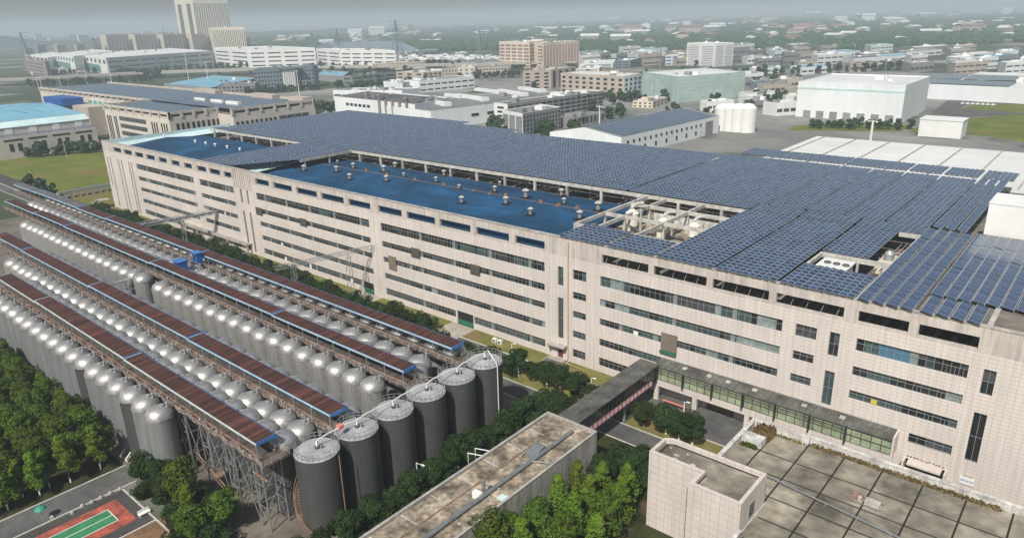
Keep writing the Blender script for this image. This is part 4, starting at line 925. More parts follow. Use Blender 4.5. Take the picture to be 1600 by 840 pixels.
M['tilewall']=mat('cream_tile_block',(.55,.50,.46),.75,noise=(.3,.06),streak=(1.,.12),grid=(1.25,1.05,.55,.05))
lb=roofed('low_service_building','long low concrete building with a stained flat roof and a thick grey pipe along it','building',-66.5,-56.4,30,85.3,8.0,M['slabwall'],M['roofold'],par=.45)
b=MB(); b.tube([(-59.7,30,8.0),(-59.7,83.0,8.0)],.33,12); 
for k in range(14): b.box(-59.95,-59.45,32+k*3.8,32.3+k*3.8,7.56,7.8)
for k in range(9): b.lathe(-59.7,0,[],8) if False else None
b.build('roof_pipe',M['pipeg'],lb)
b=MB(); b.box(-62.75,-62.55,30,79,7.56,7.68); b.build('roof_seam',M['rust'],lb)
b=MB(); b.face(((-62.2,73.2,7.6),(-60.3,73.2,7.6),(-60.3,76.6,8.2),(-62.2,76.6,8.2))); b.box(-62.2,-60.3,76.6,76.7,7.56,8.2); b.build('skylight',M['pipeg'],lb)
b=MB(); b.tube([(-61.9,72.6,7.6),(-61.7,72.8,8.9),(-61.2,73.3,8.0)],.08,6); b.tube([(-60.8,71.5,7.7),(-59.0,72.5,8.1),(-57.2,74.0,7.7)],.07,6); b.build('roof_cable',M['steel'],lb)
b=MB(); b.box(-58.2,-57.0,62.6,63.8,7.57,7.75); b.build('roof_hatch',M['cyanpale'],lb); 
b=MB(); b.box(-60.3,-59.9,61.8,62.2,7.56,10.0); b.box(-61.1,-59.7,60.6,61.4,7.56,8.6,1); b.build('roof_stack',[M['pipeg'],M['white']],lb)
rr5=random.Random(9)
for k in range(6): b=MB(); x=-65.5+k*.4; 
b=MB()
for k in range(7): y=46+k*5.6; b.box(-66.1,-62.9,y,y+.12,7.56,7.60)
b.build('roof_joint',M['plaster'],lb)
b=MB()
for k in range(16): x=rr5.uniform(-65.6,-57); y=rr5.uniform(48,84); s=rr5.uniform(.12,.3); b.box(x,x+s,y,y+s*1.3,7.56,7.56+s*.5)
tag(b.build('roof_debris',M['conc_white'],lb),None)
b=MB()
for y in (71.2,72.9): b.tube([(-70.6,y-1.6,0),(-70.6,y-1.6,6.3),(-66.4,y,6.3)],.10,8); 
tag(b.build('pipe_portal',M['white']),'white pipe portal frame leaning from the hedge onto the low building','pipe')
# right hand building
rb=thing('flat_roof_building','broad building with a grey gridded concrete roof, bottom right','building',(-15,90,0))
b=MB(); b.prism([(-37.6,84.35),(-28.25,84.35),(-28.25,40),(60,40),(60,103),(-37.6,103)],0,7.98); b.box(-37.6,-37.1,84.4,102.6,8.0,9.0); b.box(-28.25,-27.8,40,75.9,8.0,9.0); b.box(-37.6,-28.9,102.5,103.0,8.0,9.0); b.box(-28.9,-28.4,102.5,103.9,6,9.3); b.box(-28.4,60,103.0,103.5,0,9.0)
b.build('wall',M['plaster'],rb)
b=MB(); b.box(-37.7,-37.0,84.4,103.1,9.01,9.1); b.box(-28.3,-27.75,40,75.95,9.01,9.1); b.box(-37.0,-28.9,102.45,103.1,9.01,9.1); b.box(-28.4,60,102.9,103.6,9.01,9.1); b.build('coping',M['plaster'],rb)
b=MB(); b.face(((-37.1,84.4,8.0),(-28.1,84.4,8.0),(-28.1,103.0,8.0),(-37.1,103.0,8.0))); b.face(((-28.1,40,8.0),(60,40,8.0),(60,103.0,8.0),(-28.1,103.0,8.0))); b.build('roof',M['roofold2'],rb)
b=MB(); 
for k in range(12): y=96.3-5.1*k; b.box(-37 if y>85 else -27.7,60,y,y+.22,8.003,8.02)
for k in range(16): x=-33.8+5.35*k; b.box(x,x+.24,41 if x>-28 else 84.5,102.9,8.004,8.024)
b.build('tar_seams',M['black'],rb)
b=MB(); b.tube([(-30.9,90.2,8.45),(-8,87.3,8.45),(20,84,8.45)],.13,8)
for k in range(7): b.box(-30+k*4.2,-29.8+k*4.2,90.0-k*.53,90.2-k*.53,8.0,8.35)
b.build('roof_pipe',M['pipeg'],rb)
b=MB(); b.box(-36.9,-33.7,96.9,98.6,8.0,9.3); b.build('roof_box',M['plaster'],rb)
b=MB(); b.tube([(-36.6,101.9,8.0),(-36.6,101.9,10.0)],.12,6); b.tube([(-29.2,102.1,8.0),(-29.2,102.1,9.8)],.12,6); b.build('vent_pipe',M['white'],rb)
b=MB(); b.box(-19.3,-17.9,93.0,94.1,8.1,8.55,0); b.box(-17.5,-15.6,92.4,93.5,8.15,8.75,1); b.box(-19.6,-15.3,92.3,92.4,8.0,8.15,2); b.box(-19.6,-15.3,93.9,94.0,8.0,8.15,2); b.lathe(-18.2,92.9,[(.3,8.1),(.3,8.8),(0,8.9)],10,1)
tag(b.build('roof_unit',[M['rust'],M['conc_white'],M['conc_dark']]),'small rusty and white ventilator unit standing on the grey gridded roof','roof unit')
tw=thing('stair_tower_block','cream tiled block with a notched corner and bare flat roof, bottom right centre','building',(-36,80,0))
poly=[(-43.4,79.3),(-35.4,79.3),(-35.4,76.0),(-28.2,76.0),(-28.2,84.4),(-42.2,84.4),(-43.4,83.6)]
b=MB(); b.prism(poly,0,12.2,0,1); b.build('wall',[M['tilewall'],M['roofold2']],tw)
b=MB(); P=[Vector(p) for p in poly]; n=len(P); I=[]
for i in range(n):
    d0=(P[i]-P[i-1]).normalized(); d1=(P[(i+1)%n]-P[i]).normalized(); n0=Vector((-d0.y,d0.x)); n1=Vector((-d1.y,d1.x)); I.append(P[i]+(n0+n1)*(.5/(1+n0.dot(n1))))
for i in range(n):
    j=(i+1)%n; o0,o1,i0,i1=P[i],P[j],I[i],I[j]
    b.face(((*o0,12.2),(*o1,12.2),(*o1,12.85),(*o0,12.85))); b.face(((*o0,12.85),(*o1,12.85),(*i1,12.85),(*i0,12.85))); b.face(((*i1,12.2),(*i0,12.2),(*i0,12.85),(*i1,12.85)))
b.build('parapet',M['tilewall'],tw)
b=MB(); b.box(-41.8,-28.8,83.6,83.9,12.203,12.22); b.box(-42.6,-42.35,79.9,83.3,12.203,12.22); b.box(-34.9,-34.7,77,79.8,12.203,12.22); b.build('tar_seams',M['black'],tw)
b=MB(); b.box(-28.19,-28.12,78.9,80.6,8.9,11.0); o=b.build('window',M['frame'],tw); b=MB(); b.box(-28.13,-28.09,79.05,80.45,9.05,10.85); b.build('pane',M['glassd'],o)
for x,y,s in ((-41.9,82.6,.35),(-40.6,81.3,.8),(-40.3,80.5,.6),(-37.6,80.6,.7),(-39.2,82.6,.3)): b=MB(); b.box(x,x+s,y,y+s*.5,12.2,12.32); b.build('patch',M['conc_white'],tw)
b=MB(); b.tube([(-35.6,75.9,12),(-35.6,75.9,0)],.05,6); b.build('down_pipe',M['conc_dark'],tw)
# court fence posts / bench, kerb stones
for i,(px,py) in enumerate(((82,809),(113,802),(129,791),(144,785),(158,778),(173,771),(188,764.5))):
    p=at(px,py,0); b=MB(); b.box(-.22,.22,-.22,.22,0,.35); b.lathe(0,0,[(.16,.35),(.16,.5),(0,.55)],8); o=b.build('kerb_bollard',M['kerb'],loc=(p.x,p.y,0)); tag(o,'low pale stone block, %s from the left between road and sports court'%nth(i),'bollard','low stone blocks by the court')
b=MB(); b.box(-.9,.9,-.35,.35,.3,.45); b.box(-.8,-.6,-.3,.3,0,.3); b.box(.6,.8,-.3,.3,0,.3); b.box(-.85,.85,.25,.33,.45,.9); p=at(226,803,0); o=b.build('bench',M['boardw'],loc=p); o.rotation_euler=(0,0,math.pi/2); tag(o,'small white bench at the right edge of the red and green court','bench')
b=MB(); b.lathe(0,0,[(.06,0),(.06,2.2)],8,0); b.lathe(0,0,[(.85,2.1),(.8,2.2),(.5,2.5),(.1,2.65),(0,2.65)],12,1); p=at(68,812,0); tag(b.build('parasol',[M['steel'],M['greenm']],loc=p,smooth=True),'small green parasol at the bottom left beside the road','parasol')
for k in range(2): p=at(196+k*9,705+k*6,0); b=MB(); b.tube([(0,0,.6),(2.4,.0,.6)],.18,8); b.box(.3,.5,-.1,.1,0,.5); b.box(1.9,2.1,-.1,.1,0,.5); o=b.build('white_pipe_stub',M['white'],loc=p); o.rotation_euler=(0,0,-.7); tag(o,('left' if k==0 else 'right')+' of two short white pipes lying by the grove road','pipe','short white pipes by the grove')
# lamps
def lamp(px,py,h,label,arm=1.2,base=None,rz=0):
    p=at(px,py,0); t=thing('street_lamp',label,'street lamp',p,rz,'white street lamps')
    b=MB(); b.lathe(0,0,[(.13,0),(.11,h*.5),(.07,h)],8); b.tube([(0,0,h-.1),(arm,0,h+.15)],.05,6); b.build('pole',M['steelw'],t,world=False)
    b=MB(); b.box(arm-.2,arm+.5,-.14,.14,h+.08,h+.2); b.build('lamp_head',M['boardw'],t,world=False); return t
for (tx,ty,bx,by,lab,arm) in ((1240,677,1236,712,'white lamp post on the grass strip left of the gridded-roof building',.3),
 (1071,627,1068,650,'white lamp post before the gallery columns beside the round trees',.7),(926,590,924,613,'white lamp post beside the hedge trees left of the footbridge',.6),
 (801,536,800,553,'slim lamp post on the lawn near the maroon door',.7),(615.5,474,615.5,489,'slim lamp post by the dark hedge before the middle of the factory',.4),
 (351,382,350,395,'lamp post between hedge clumps at the left of the factory',.6),(650,722,654,766,'lamp post rising from the dark bushes right of the big grey tanks',1.4),
 (518,737,525,800,'lamp post against the nearest large grey tank',-.7),(45.6,268,50,286,'leaning white lamp post at the corner of the far-left lawn',.5),(98,221,104,245,'white lamp post before the low factory, far left',.5)):
    lamp(bx,by,height_of((tx,ty),(bx,by)),lab,arm)
# ================================================================== BACKGROUND BUILDINGS
def bld(name,label,c,l,r,h,wm,rm,cat='building',fl=4,styL='ribbon',styR='ribbon',nL=4,nR=6,par=.8,base=None,gm='glassd',group=None,wallR=None,top=.10,clutter=3,vfrac=.45,ground=None):
    z=height_of(c,base) if base else h
    if ground: C_,L_,R_=[at(*p,0)+Vector((0,0,z)) for p in ground]
    else: C_,L_,R_=at(*c,z),at(*l,z),at(*r,z)
    D_=L_+R_-C_
    t=thing(name,label,cat,(C_.x,C_.y,0),0,group)
    P=[C_,R_,D_,L_]; b=MB(); c=c or (C_.x,C_.y)
    zr=z-par
    cen=(C_+D_)/2
    for i in range(4):
        p,q=P[i],P[(i+1)%4]; b.face(((p.x,p.y,0),(q.x,q.y,0),(q.x,q.y,z),(p.x,p.y,z)),1 if (i==0 and wallR) else 0)
        w=.5; d=(q-p).normalized(); n=Vector((-d.y,d.x,0)); n=n if n.dot(cen-p)>0 else -n
        a=[p,q,q-d*w+n*w,p+d*w+n*w]; b.face([(v.x,v.y,z) for v in a],0); b.face(((a[3].x,a[3].y,zr),(a[2].x,a[2].y,zr),(a[2].x,a[2].y,z),(a[3].x,a[3].y,z)),0)
    b.build('wall',[M[wm],M[wallR or wm]],t)
    b=MB(); b.face([(v.x,v.y,zr) for v in P]); ro=b.build('roof',M[rm],t)
    if clutter:
        r3=random.Random(int(c[0]*3+c[1]))
        for k in range(clutter):
            u,v=r3.uniform(.1,.9),r3.uniform(.12,.88); p=C_+(R_-C_)*u+(L_-C_)*v; s=r3.uniform(1.5,4); b=MB(); b.box(p.x-s,p.x+s,p.y-s*.7,p.y+s*.7,zr+.01,zr+r3.uniform(1.2,3.2)); b.build('roof_housing',M[r3.choice(['white','greyb',wm])],t)
    for (A,B,sty,n) in ((C_,L_,styL,nL),(C_,R_,styR,nR)):
        if sty=='none': continue
        d=(B-A); ln=d.length; d.normalize(); nn=Vector((d.y,-d.x,0)); nn=nn if nn.dot(cen-A)<0 else -nn
        fh=(z*(1-top))/fl
        def pane(u0,u1,z0,z1,gmm=gm):
            b=MB(); a=A+d*(ln*u0)+nn*.02; e=A+d*(ln*u1)+nn*.02; o=nn*.10
            q=[a,e,e+o,a+o]
            for j in range(4): p_,q_=q[j],q[(j+1)%4]; b.face(((p_.x,p_.y,z0),(q_.x,q_.y,z0),(q_.x,q_.y,z1),(p_.x,p_.y,z1)))
            b.face([(v.x,v.y,z1) for v in q]); b.build('window',M[gmm],t)
        if sty=='ribbon':
            for f in range(fl):
                z0=fh*(f+.32)
                for k in range(n): pane((k+.12)/n,(k+.90)/n,z0,z0+fh*vfrac)
        elif sty=='punch':
            for f in range(fl):
                z0=fh*(f+.30)
                for k in range(n): pane((k+.28)/n,(k+.74)/n,z0,z0+fh*vfrac)
        elif sty=='vert':
            for k in range(n): pane((k+.28)/n,(k+.70)/n,fh*.3,z*(1-top))
        elif sty=='green':
            pane(.2,.85,1,z*.5,'greenglass')
            for k in range(n): pane((k+.3)/n,(k+.72)/n,z*.62,z*.85)
        elif sty=='top':
            for k in range(n): pane((k+.15)/n,(k+.85)/n,z*.72,z*.9)
    t['_z']=z; INFO[t.name]=(C_,L_,R_,z); return t
INFO={}
# second factory behind-left
f2=thing('second_factory_building','cream factory with stepped plan, open parapet frame and solar roof, behind the left end','factory',(-440,200,0))
b=MB(); poly=[(-400.5,179.5),(-400.5,208),(-384,208),(-384,262.5),(-690,262.5),(-690,208.2),(-486.5,208.2),(-486.5,179.5)]
b.prism(poly,0,24.5,0,1); b.build('wall',[M['wall'],M['roofdeck']],f2)
def openwall(p,q,n,z0=24.5,z1=28,t=f2,w=.6,part='parapet'):
    p=Vector((*p,0));q=Vector((*q,0));b=MB(); b.beam(p+Vector((0,0,z1-.7)),q+Vector((0,0,z1-.7)),w,1.4); b.beam(p+Vector((0,0,z0+.4)),q+Vector((0,0,z0+.4)),w*.9,.8)
    for k in range(n+1): a=p.lerp(q,k/n); b.box(a.x-.7,a.x+.7,a.y-.7,a.y+.7,z0,z1-.05)
    b.build(part,M['parapet'],t)
openwall((-486.5,179.8),(-400.8,179.8),8); openwall((-400.8,180),(-400.8,208),4); openwall((-384.3,208),(-384.3,262),6); openwall((-384.3,262.2),(-689,262.2),26); openwall((-689,208.5),(-486.5,208.5),20); openwall((-486.2,208),(-486.2,180),3)
for x0,x1,y0,y1 in ((-400.5,-384.6,255,262),(-524,-492,256,262),(-446,-420,256,262)): b=MB(); b.box(x0,x1,y0,y1,24.5,29.4); b.build('stair_head',M['beige'],f2)
for k,(x0,x1,y0,y1) in enumerate(((-484,-403,182,206),(-683,-560,211,258),(-557,-470,211,258),(-467,-386.5,211,256))):
    b=MB(); n=int((x1-x0)/2.4); dx=(x1-x0)/n
    for i in range(n): xa=x0+i*dx; b.face(((xa,y0,27.25),(xa+dx-.05,y0,27.05),(xa+dx-.05,y1,27.05),(xa,y1,27.25)),0,[(i,0),(i+1,0),(i+1,14),(i,14)])
    o=b.build('solar_array',M['pv']); tag(o,'solar field on the second factory roof, %s'%('on its projecting front wing','leftmost rear section','middle rear section','rightmost rear section')[k],'solar array','solar fields on the second factory')
for x0 in (-463,-440,-420): b=MB(); b.box(x0,x0+14,224+(x0%3),226.5,27.3,28.8); b.build('roof_duct',M['white'],f2)
def win3(t,A,B,z0,z1,gm='glassg'):
    A=Vector(A);B=Vector(B); d=(B-A).normalized(); nn=Vector((d.y,-d.x,0)); b=MB(); q=[A+nn*.02,B+nn*.02,B+nn*.12,A+nn*.12]
    for j in range(4): p_,q_=q[j],q[(j+1)%4]; b.face(((p_.x,p_.y,z0),(q_.x,q_.y,z0),(q_.x,q_.y,z1),(p_.x,p_.y,z1)))
    b.face([(v.x,v.y,z1) for v in q]); b.build('window',M[gm],t)
for x in (-484,-481.5,-479,-474,-471.5,-423,-420,-417,-411,-408,-405): win3(f2,(x,179.45,0),(x+1.3,179.45,0),2,21.5,'door_dark')
for k in range(5): win3(f2,(-466,179.45,0),(-430,179.45,0),2+4.4*k,4.4+4.4*k)
for k in range(3):
    for j in range(3): y=183+j*2.9+k*9.0; win3(f2,(-400.45,y,0),(-400.45,y+1.5,0),16.2,21.5,'door_dark')
for k in range(3):
    for j in range(3): y=209.5+j*2.9+k*9.0; win3(f2,(-383.95,y,0),(-383.95,y+1.5,0),15.5,20.5,'door_dark')
for k in range(4):
    for f in range(2): win3(f2,(-383.95,237+k*5.2,0),(-383.95,241.6+k*5.2,0),17.5-f*5,20.8-f*5)
for k in range(9): win3(f2,(-590+k*9,208.15,0),(-584+k*9,208.15,0),17.5,22.5,'greenglass')
b=MB(); b.box(-640,-560,196,208,0,20); b.box(-626,-588,190,204,20,25,1); b.build('side_block',[M['beige'],M['bluebox']],f2)
# low left factory
f3=thing('low_left_factory','low cream factory with a cyan roof and a panel-covered lean-to, far left edge','factory',(-500,160,0))
b=MB(); b.box(-640,-503.4,60,178.5,0,12.5,0); b.box(-640,-512,60,178.6,12.5,17.2,0); b.build('wall',M['wall'],f3)
b=MB(); b.face(((-511.5,60,17.3),(-511.5,178.6,17.3),(-518,178.6,20.3),(-518,60,20.3))); b.face(((-511.5,178.6,17.3),(-511.5,60,17.3),(-511.5,60,17.25),(-511.5,178.6,17.25))); b.build('eave_band',M['cyanpale'],f3)
b=MB(); b.face(((-518.05,60,20.4),(-518.05,178.6,20.4),(-580,178.6,24),(-580,60,24))); b.face(((-580,60,24),(-580,178.6,24),(-640,178.6,20.4),(-640,60,20.4))); b.face(((-518,178.6,17),(-640,178.6,17),(-640,178.6,20.4),(-580,178.6,24),(-518,178.6,20.4))); b.build('roof_sheet',M['roofcyan'],f3)
b=MB(); [b.face(((-560,150+k*9,22.86),(-560,151+k*9,22.86),(-540,154+k*9,21.72),(-540,153+k*9,21.72))) for k in range(2)]; b.build('skylight',M['bluep'],f3)
b=MB(); n=48
for i in range(n): y=61+i*2.45; b.face(((-504.4,y,12.65),(-504.4,y+2.38,12.65),(-511.9,y+2.38,13.3),(-511.9,y,13.3)),0,[(0,i),(0,i+1),(5,i+1),(5,i)][::1])
tag(b.build('solar_array',M['pv']),'long strip of solar panels on the lean-to of the low left factory','solar array')
for k in range(9): win3(f3,(-503.4,62+k*13,0),(-503.4,72+k*13,0),10.2,11.2,'door_dark')
for k in range(9):
    for j in range(2): win3(f3,(-503.4,64.2+k*13+j*4.4,0),(-503.4,66.4+k*13+j*4.4,0),4.2,8.6,'door_dark')
for k in range(9): b=MB(); b.box(-512.2,-511.8,66+k*13,70+k*13,13.4,16.8); b.build('clerestory_window',M['boardw'],f3)
# white campus behind
G1='white factory campus blocks in the left distance'
bld('white_factory','white block with green glazed end, partly behind a brown block at the far left','',(0,0),(0,0),0,'white','rooflight') if False else None
bld('white_factory','white block cut by the left frame edge, behind the brown block',(74,90),(40,86),(112,84),0,'white','rooflight',styL='top',styR='none',nL=6,base=(76,108),clutter=2,group=G1)
bld('white_factory','white block with a green glazed end, left one of the pair',(114.5,88),(81,83.5),(180,80),0,'white','rooflight',styL='green',styR='none',nL=8,base=(117,112.5),clutter=3,group=G1)
bld('white_factory','longest white block with a green glazed end and dark ribbon windows along its flank',(165,90.5),(116,84),(331,79.5),0,'white','rooflight',fl=3,styL='green',styR='ribbon',nL=8,nR=7,base=(175,117),clutter=9,group=G1,vfrac=.28)
bld('white_factory','white block with three small window rows on its sunny end, under the tall tower',(388,77.5),(334,74.5),(492,74.5),0,'white','rooflight',fl=4,styL='ribbon',styR='ribbon',nL=2,nR=4,base=(389.5,106),clutter=6,group=G1,vfrac=.28)
bld('white_factory','white block at the right end of the campus, left of the pale greenhouse roofs',(531.5,78.5),(494,76),(617,78.5),0,'white','rooflight',fl=4,styL='ribbon',styR='ribbon',nL=2,nR=5,base=(531,104.5),clutter=4,group=G1,vfrac=.28)
t=bld('arena_hall','dark blue pitched hall with a round white emblem above the white campus',(530,78),(494,74),(650,75.5),13,'bluegrey','roofdark',styL='none',styR='none')
C_,L_,R_,z=INFO[t.name]; b=MB(); mid=(C_+L_)/2; ap=Vector((mid.x,mid.y,z+14)); d=(R_-C_)
b.face((L_,C_,ap)); b.face((C_,C_+d,ap+d)); b.face((C_,ap+d,ap)); b.face((L_,ap,ap+d,L_+d)); b.face((C_+d,L_+d,ap+d)); b.build('pitched_roof',M['bluegrey'],t)
b=MB(); q=mid+Vector((0,0,z+5)); dd=(C_-L_).normalized(); nn=Vector((dd.y,-dd.x,0)); nn=nn if nn.dot(CAMP-mid)>0 else -nn
b.face([q+nn*.4+dd*(4*math.cos(a))+Vector((0,0,5.5*math.sin(a))) for a in [k*math.pi/10 for k in range(20)]]); b.build('emblem',M['boardw'],t)
# towers
bld('high_rise','taller of the two striped grey towers, its top out of frame',(308,26),(273,26),(358,26),150,'cream','rooflight',fl=24,styL='vert',styR='vert',nL=2,nR=15,par=1,vfrac=.6,cat='tower',gm='glassg',ground=((313,80.5),(285,79.5),(366,78)))
bld('high_rise','shorter striped grey tower right of the taller one',(331,43.5),(320,43),(381.5,42.5),0,'cream','rooflight',fl=16,styL='none',styR='vert',nL=2,nR=18,base=(337,85),cat='tower',gm='glassg')
for i,(x0,x1,y0) in enumerate(((155,199,53.5),(200,243,53),(244,288,52.5),(289,322,52.5))):
    bld('apartment_block','yellow and grey apartment slab, %s of four left of the striped towers'%nth(i),(x0+10,y0+1.5),(x0,y0),(x1,y0),0,'cream','roofgrey',fl=12,styL='none',styR='vert',nR=6,base=(x0+13,84),gm='glassg',group='yellow apartment slabs',cat='apartments',wallR='beige',clutter=3)
for i,(x0,x1,y0,yb,mm) in enumerate(((52,71,69,88,'bluegrey'),(83,102,69,86,'beige'),(115,131,69,86,'beige'),(141,153,60,86,'bluegrey'),(36,50,75,92,'bluegrey'))):
    bld('far_apartment','distant hazy apartment block, %s from the left on the horizon side'%nth(i),((x0+x1)/2-4,y0+1),(x0,y0),(x1,y0),0,mm,'roofgrey',fl=9,styL='none',styR='ribbon',nR=2,base=((x0+x1)/2-2,yb),group='distant hazy apartment blocks',cat='apartments',vfrac=.5)
bld('brown_block','brown block with horizontal bands at the far left edge',(70,96),(38,92),(76,95),0,'brownb','roofdark',fl=4,styL='ribbon',styR='none',nL=1,base=(73,121),gm='glassg',vfrac=.25)
# elevated road
va=thing('elevated_road','long grey elevated road running across behind the factories','viaduct',at(300,118,0))
b=MB(); pts=[at(px,py,8) for px,py in ((-60,127),(44,122.5),(240,112.5),(392,108),(500,104),(582,103.5),(680,101),(900,96))]
for i in range(len(pts)-1):
    p,q=pts[i],pts[i+1]; d=(q-p).normalized(); n=Vector((-d.y,d.x,0))*13
    b.face((p-n,q-n,q+n,p+n)); 
    for s in (-1,1): b.face(((p+n*s)-Vector((0,0,2.0)),(q+n*s)-Vector((0,0,2.0)),(q+n*s)+Vector((0,0,1.1)),(p+n*s)+Vector((0,0,1.1))))
    b.face(((p-n)-Vector((0,0,2)),(p+n)-Vector((0,0,2)),(q+n)-Vector((0,0,2)),(q-n)-Vector((0,0,2))))
b.build('deck',M['conc'],va)
for i in range(len(pts)-1):
    m_=max(1,int((pts[i+1]-pts[i]).length/45))
    for k in range(m_): a=pts[i].lerp(pts[i+1],k/m_); b=MB(); b.box(a.x-1.2,a.x+1.2,a.y-1.2,a.y+1.2,0,6); b.build('pier',M['conc'],va)
# middle distance
bld('blue_roof_shed','long grey shed with pale blue roof behind the second factory, left of the dark office',(330,137),(256,130),(402,122),9,'greyb','roofcyan',fl=1,styL='none',styR='punch',nR=9)
bld('grey_office','small grey office with rows of square windows left of the dark portico building',(398,131),(340,134),(404,127),0,'greyb','roofgrey',fl=3,styL='punch',styR='none',nL=9,base=(400,148))
t=bld('dark_office','dark grey office with white entrance columns, behind the second factory',(489,103.5),(396,108.5),(496,101),0,'bluegrey','roofdark',fl=5,styL='punch',styR='punch',nL=20,nR=2,base=(491,137),gm='glassd')
C_,L_,R_,z=INFO[t.name]; d=(C_-L_); 
nn=Vector((d.y,-d.x,0)).normalized(); nn=nn if nn.dot(CAMP-C_)>0 else -nn
for k in range(6):
    a=L_+d*(.47+.035*k)+nn*5; q=MB(); q.box(a.x-.9,a.x+.9,a.y-.9,a.y+.9,0,z-1); q.build('portico_column',M['white'],t)
b=MB(); a=L_+d*.40; e=L_+d*.78; b.face(((a.x,a.y,z+.3),(e.x,e.y,z+.3),(e.x+nn.x*8,e.y+nn.y*8,z+.3),(a.x+nn.x*8,a.y+nn.y*8,z+.3))); b.face(((a.x+nn.x*8,a.y+nn.y*8,z-.8),(e.x+nn.x*8,e.y+nn.y*8,z-.8),(e.x+nn.x*8,e.y+nn.y*8,z+.3),(a.x+nn.x*8,a.y+nn.y*8,z+.3))); b.build('portico_roof',M['roofgrey'],t)
bld('cyan_roof_shed','low shed with pale cyan roof right of the dark portico office',(536,119),(492,116),(546,112),8,'greyb','roofcyan',fl=1,styL='none',styR='none')
bld('glass_strip_office','long teal office with two glazed ribbons, middle distance left of centre',(549,118.5),(536,119),(619,112.5),0,'greyb','roofdark',fl=2,styL='ribbon',styR='ribbon',nL=1,nR=4,base=(550,133),gm='glasst',vfrac=.5)
bld('cream_hall','cream two-storey hall with narrow pilasters behind the teal office',(582,99.5),(573,99),(664,95.5),0,'cream','roofgrey',fl=1,styL='none',styR='vert',nR=20,base=(582,111.5),gm='glassg',clutter=2)
for i in range(7):
    x=618+i*24; bld('greenhouse_shed','long white low shed, %s from the left in the bright white row'%nth(i),(x+18,94.5-i*.2),(x-6,86.5),(x+30,92.5-i*.2),7,'boardw','boardw',fl=1,styL='none',styR='none',group='bright white low sheds',par=.1,cat='shed')
bld('grey_depot','grey flat depot right behind the bright white sheds',(800,101),(690,98),(812,92),7,'greyb','roofgrey',fl=1,styL='ribbon',styR='none',nL=10)
bld('long_brick_office','long beige three-storey office with a pale centre bay, left of the twin towers',(797,103.5),(690,107.5),(800,100),0,'beige','roofgrey',fl=3,styL='punch',styR='none',nL=22,base=(797,119))
bld('pale_centre_bay','pale bay with dark blue glass in front of the long beige office',(742,104),(716,105),(744,102),0,'cream','roofgrey',fl=3,styL='punch',styR='none',nL=3,base=(742,123),gm='bluep')
bld('low_beige_office','low beige office with wide windows left of the pale centre bay',(662,113),(618,112),(718,108),0,'beige','rooflight',fl=2,styL='punch',styR='punch',nL=3,nR=8,base=(662,125))
bld('white_hall','white and grey hall with two long window ribbons, centre middle distance',(655,126.5),(629,125.5),(741,119),0,'whiteb','roofgrey',fl=2,styL='none',styR='ribbon',nR=8,base=(656,145),clutter=5,vfrac=.25)
bld('white_annex','low white annex with rooftop plant left of the white hall',(628,141),(520,141),(656,137),9,'whiteb','roofgrey',fl=1,styL='ribbon',styR='none',nL=8,clutter=8,vfrac=.3)
bld('white_wing','white wing wall at the left rear of the white hall',(629,130),(599,127),(640,127),12,'whiteb','roofgrey',fl=1,styL='none',styR='none',clutter=3)
t=bld('ducted_factory','white factory wall with six small windows and brown vertical ducts, just behind the solar field',(648,163),(522,150.5),(702,152),16,'whiteb','roofdark',fl=1,styL='none',styR='none',clutter=0)
C_,L_,R_,z=INFO[t.name]; d=(C_-L_); dn=d.normalized(); nn=Vector((dn.y,-dn.x,0)); nn=nn if nn.dot(CAMP-C_)>0 else -nn
for k in range(6): a=L_+d*(.16+.055*k)+nn*.1; e=a+d*.035; q=MB(); q.beam((a.x,a.y,z-5),(e.x,e.y,z-5),.3,2); q.build('window',M['glassd'],t)
for k in range(5): a=L_+d*(.60+.08*k)+nn*.9; q=MB(); q.box(a.x-.8,a.x+.8,a.y-.8,a.y+.8,0,z+1.2); q.build('duct',M['brownb'],t)
r6=random.Random(4)
for k in range(14): a=L_+d*r6.uniform(.2,.98)+(R_-C_)*r6.uniform(.05,.8); s=r6.uniform(.8,2.6); q=MB(); q.box(a.x-s,a.x+s,a.y-s,a.y+s,z-.8,z+r6.uniform(.6,2.4)); q.build('roof_housing',M[r6.choice(['greyb','white','roofdark'])],t)
t=bld('grey_roof_warehouse','wide warehouse with grey roof and white curb skylights, behind the solar field centre',(673,174),(600,165),(905,146),13,'whiteb','roofgrey',fl=1,styL='none',styR='none',par=.3)
C_,L_,R_,z=INFO[t.name]
for k in range(4): e=R_-C_; a=C_+e*(.24+.10*k); c2=a+e*.045; dn=e.normalized(); nn=Vector((dn.y,-dn.x,0)); nn=nn if nn.dot(CAMP-C_)>0 else -nn; q=MB(); q.beam(a+nn*.1-Vector((0,0,6)),c2+nn*.1-Vector((0,0,6)),.3,1.9); q.build('window',M['glassd'],t)
for i,(p,q_) in enumerate((((656,155.5),(694,162)),((715,148.5),(753,154.5)),((744,139.5),(778,143.5)),((781,141.5),(815,147)),((812,137.5),(843,141.5)),((697,148),(716,150)))):
    a=at(*p,z+1);e=at(*q_,z+1); q=MB(); q.beam(a,e,4,2.4); q.beam(e-Vector((0,0,.2)),e+(e-a).normalized()*6,6,3.2); q.build('roof_curb',M['whiteb'],t)
bld('dormitory','dormitory slab with four open gallery floors and a white gable end, right of centre',(793,162.5),(771.5,160.5),(942.5,141.5),0,'white','roofdark',fl=5,styL='punch',styR='ribbon',nL=1,nR=16,base=(795,199),clutter=10,wallR='greyb',vfrac=.5)
b=MB(); a=at(877,149,INFO[COL.objects[-1].name][3] if COL.objects[-1].name in INFO else 18)
bld('dormitory_fin','white stair fin dividing the long dormitory slab',(877.5,150),(867,149),(880,149.5),0,'white','rooflight',fl=1,styL='none',styR='none',base=(877.5,182))
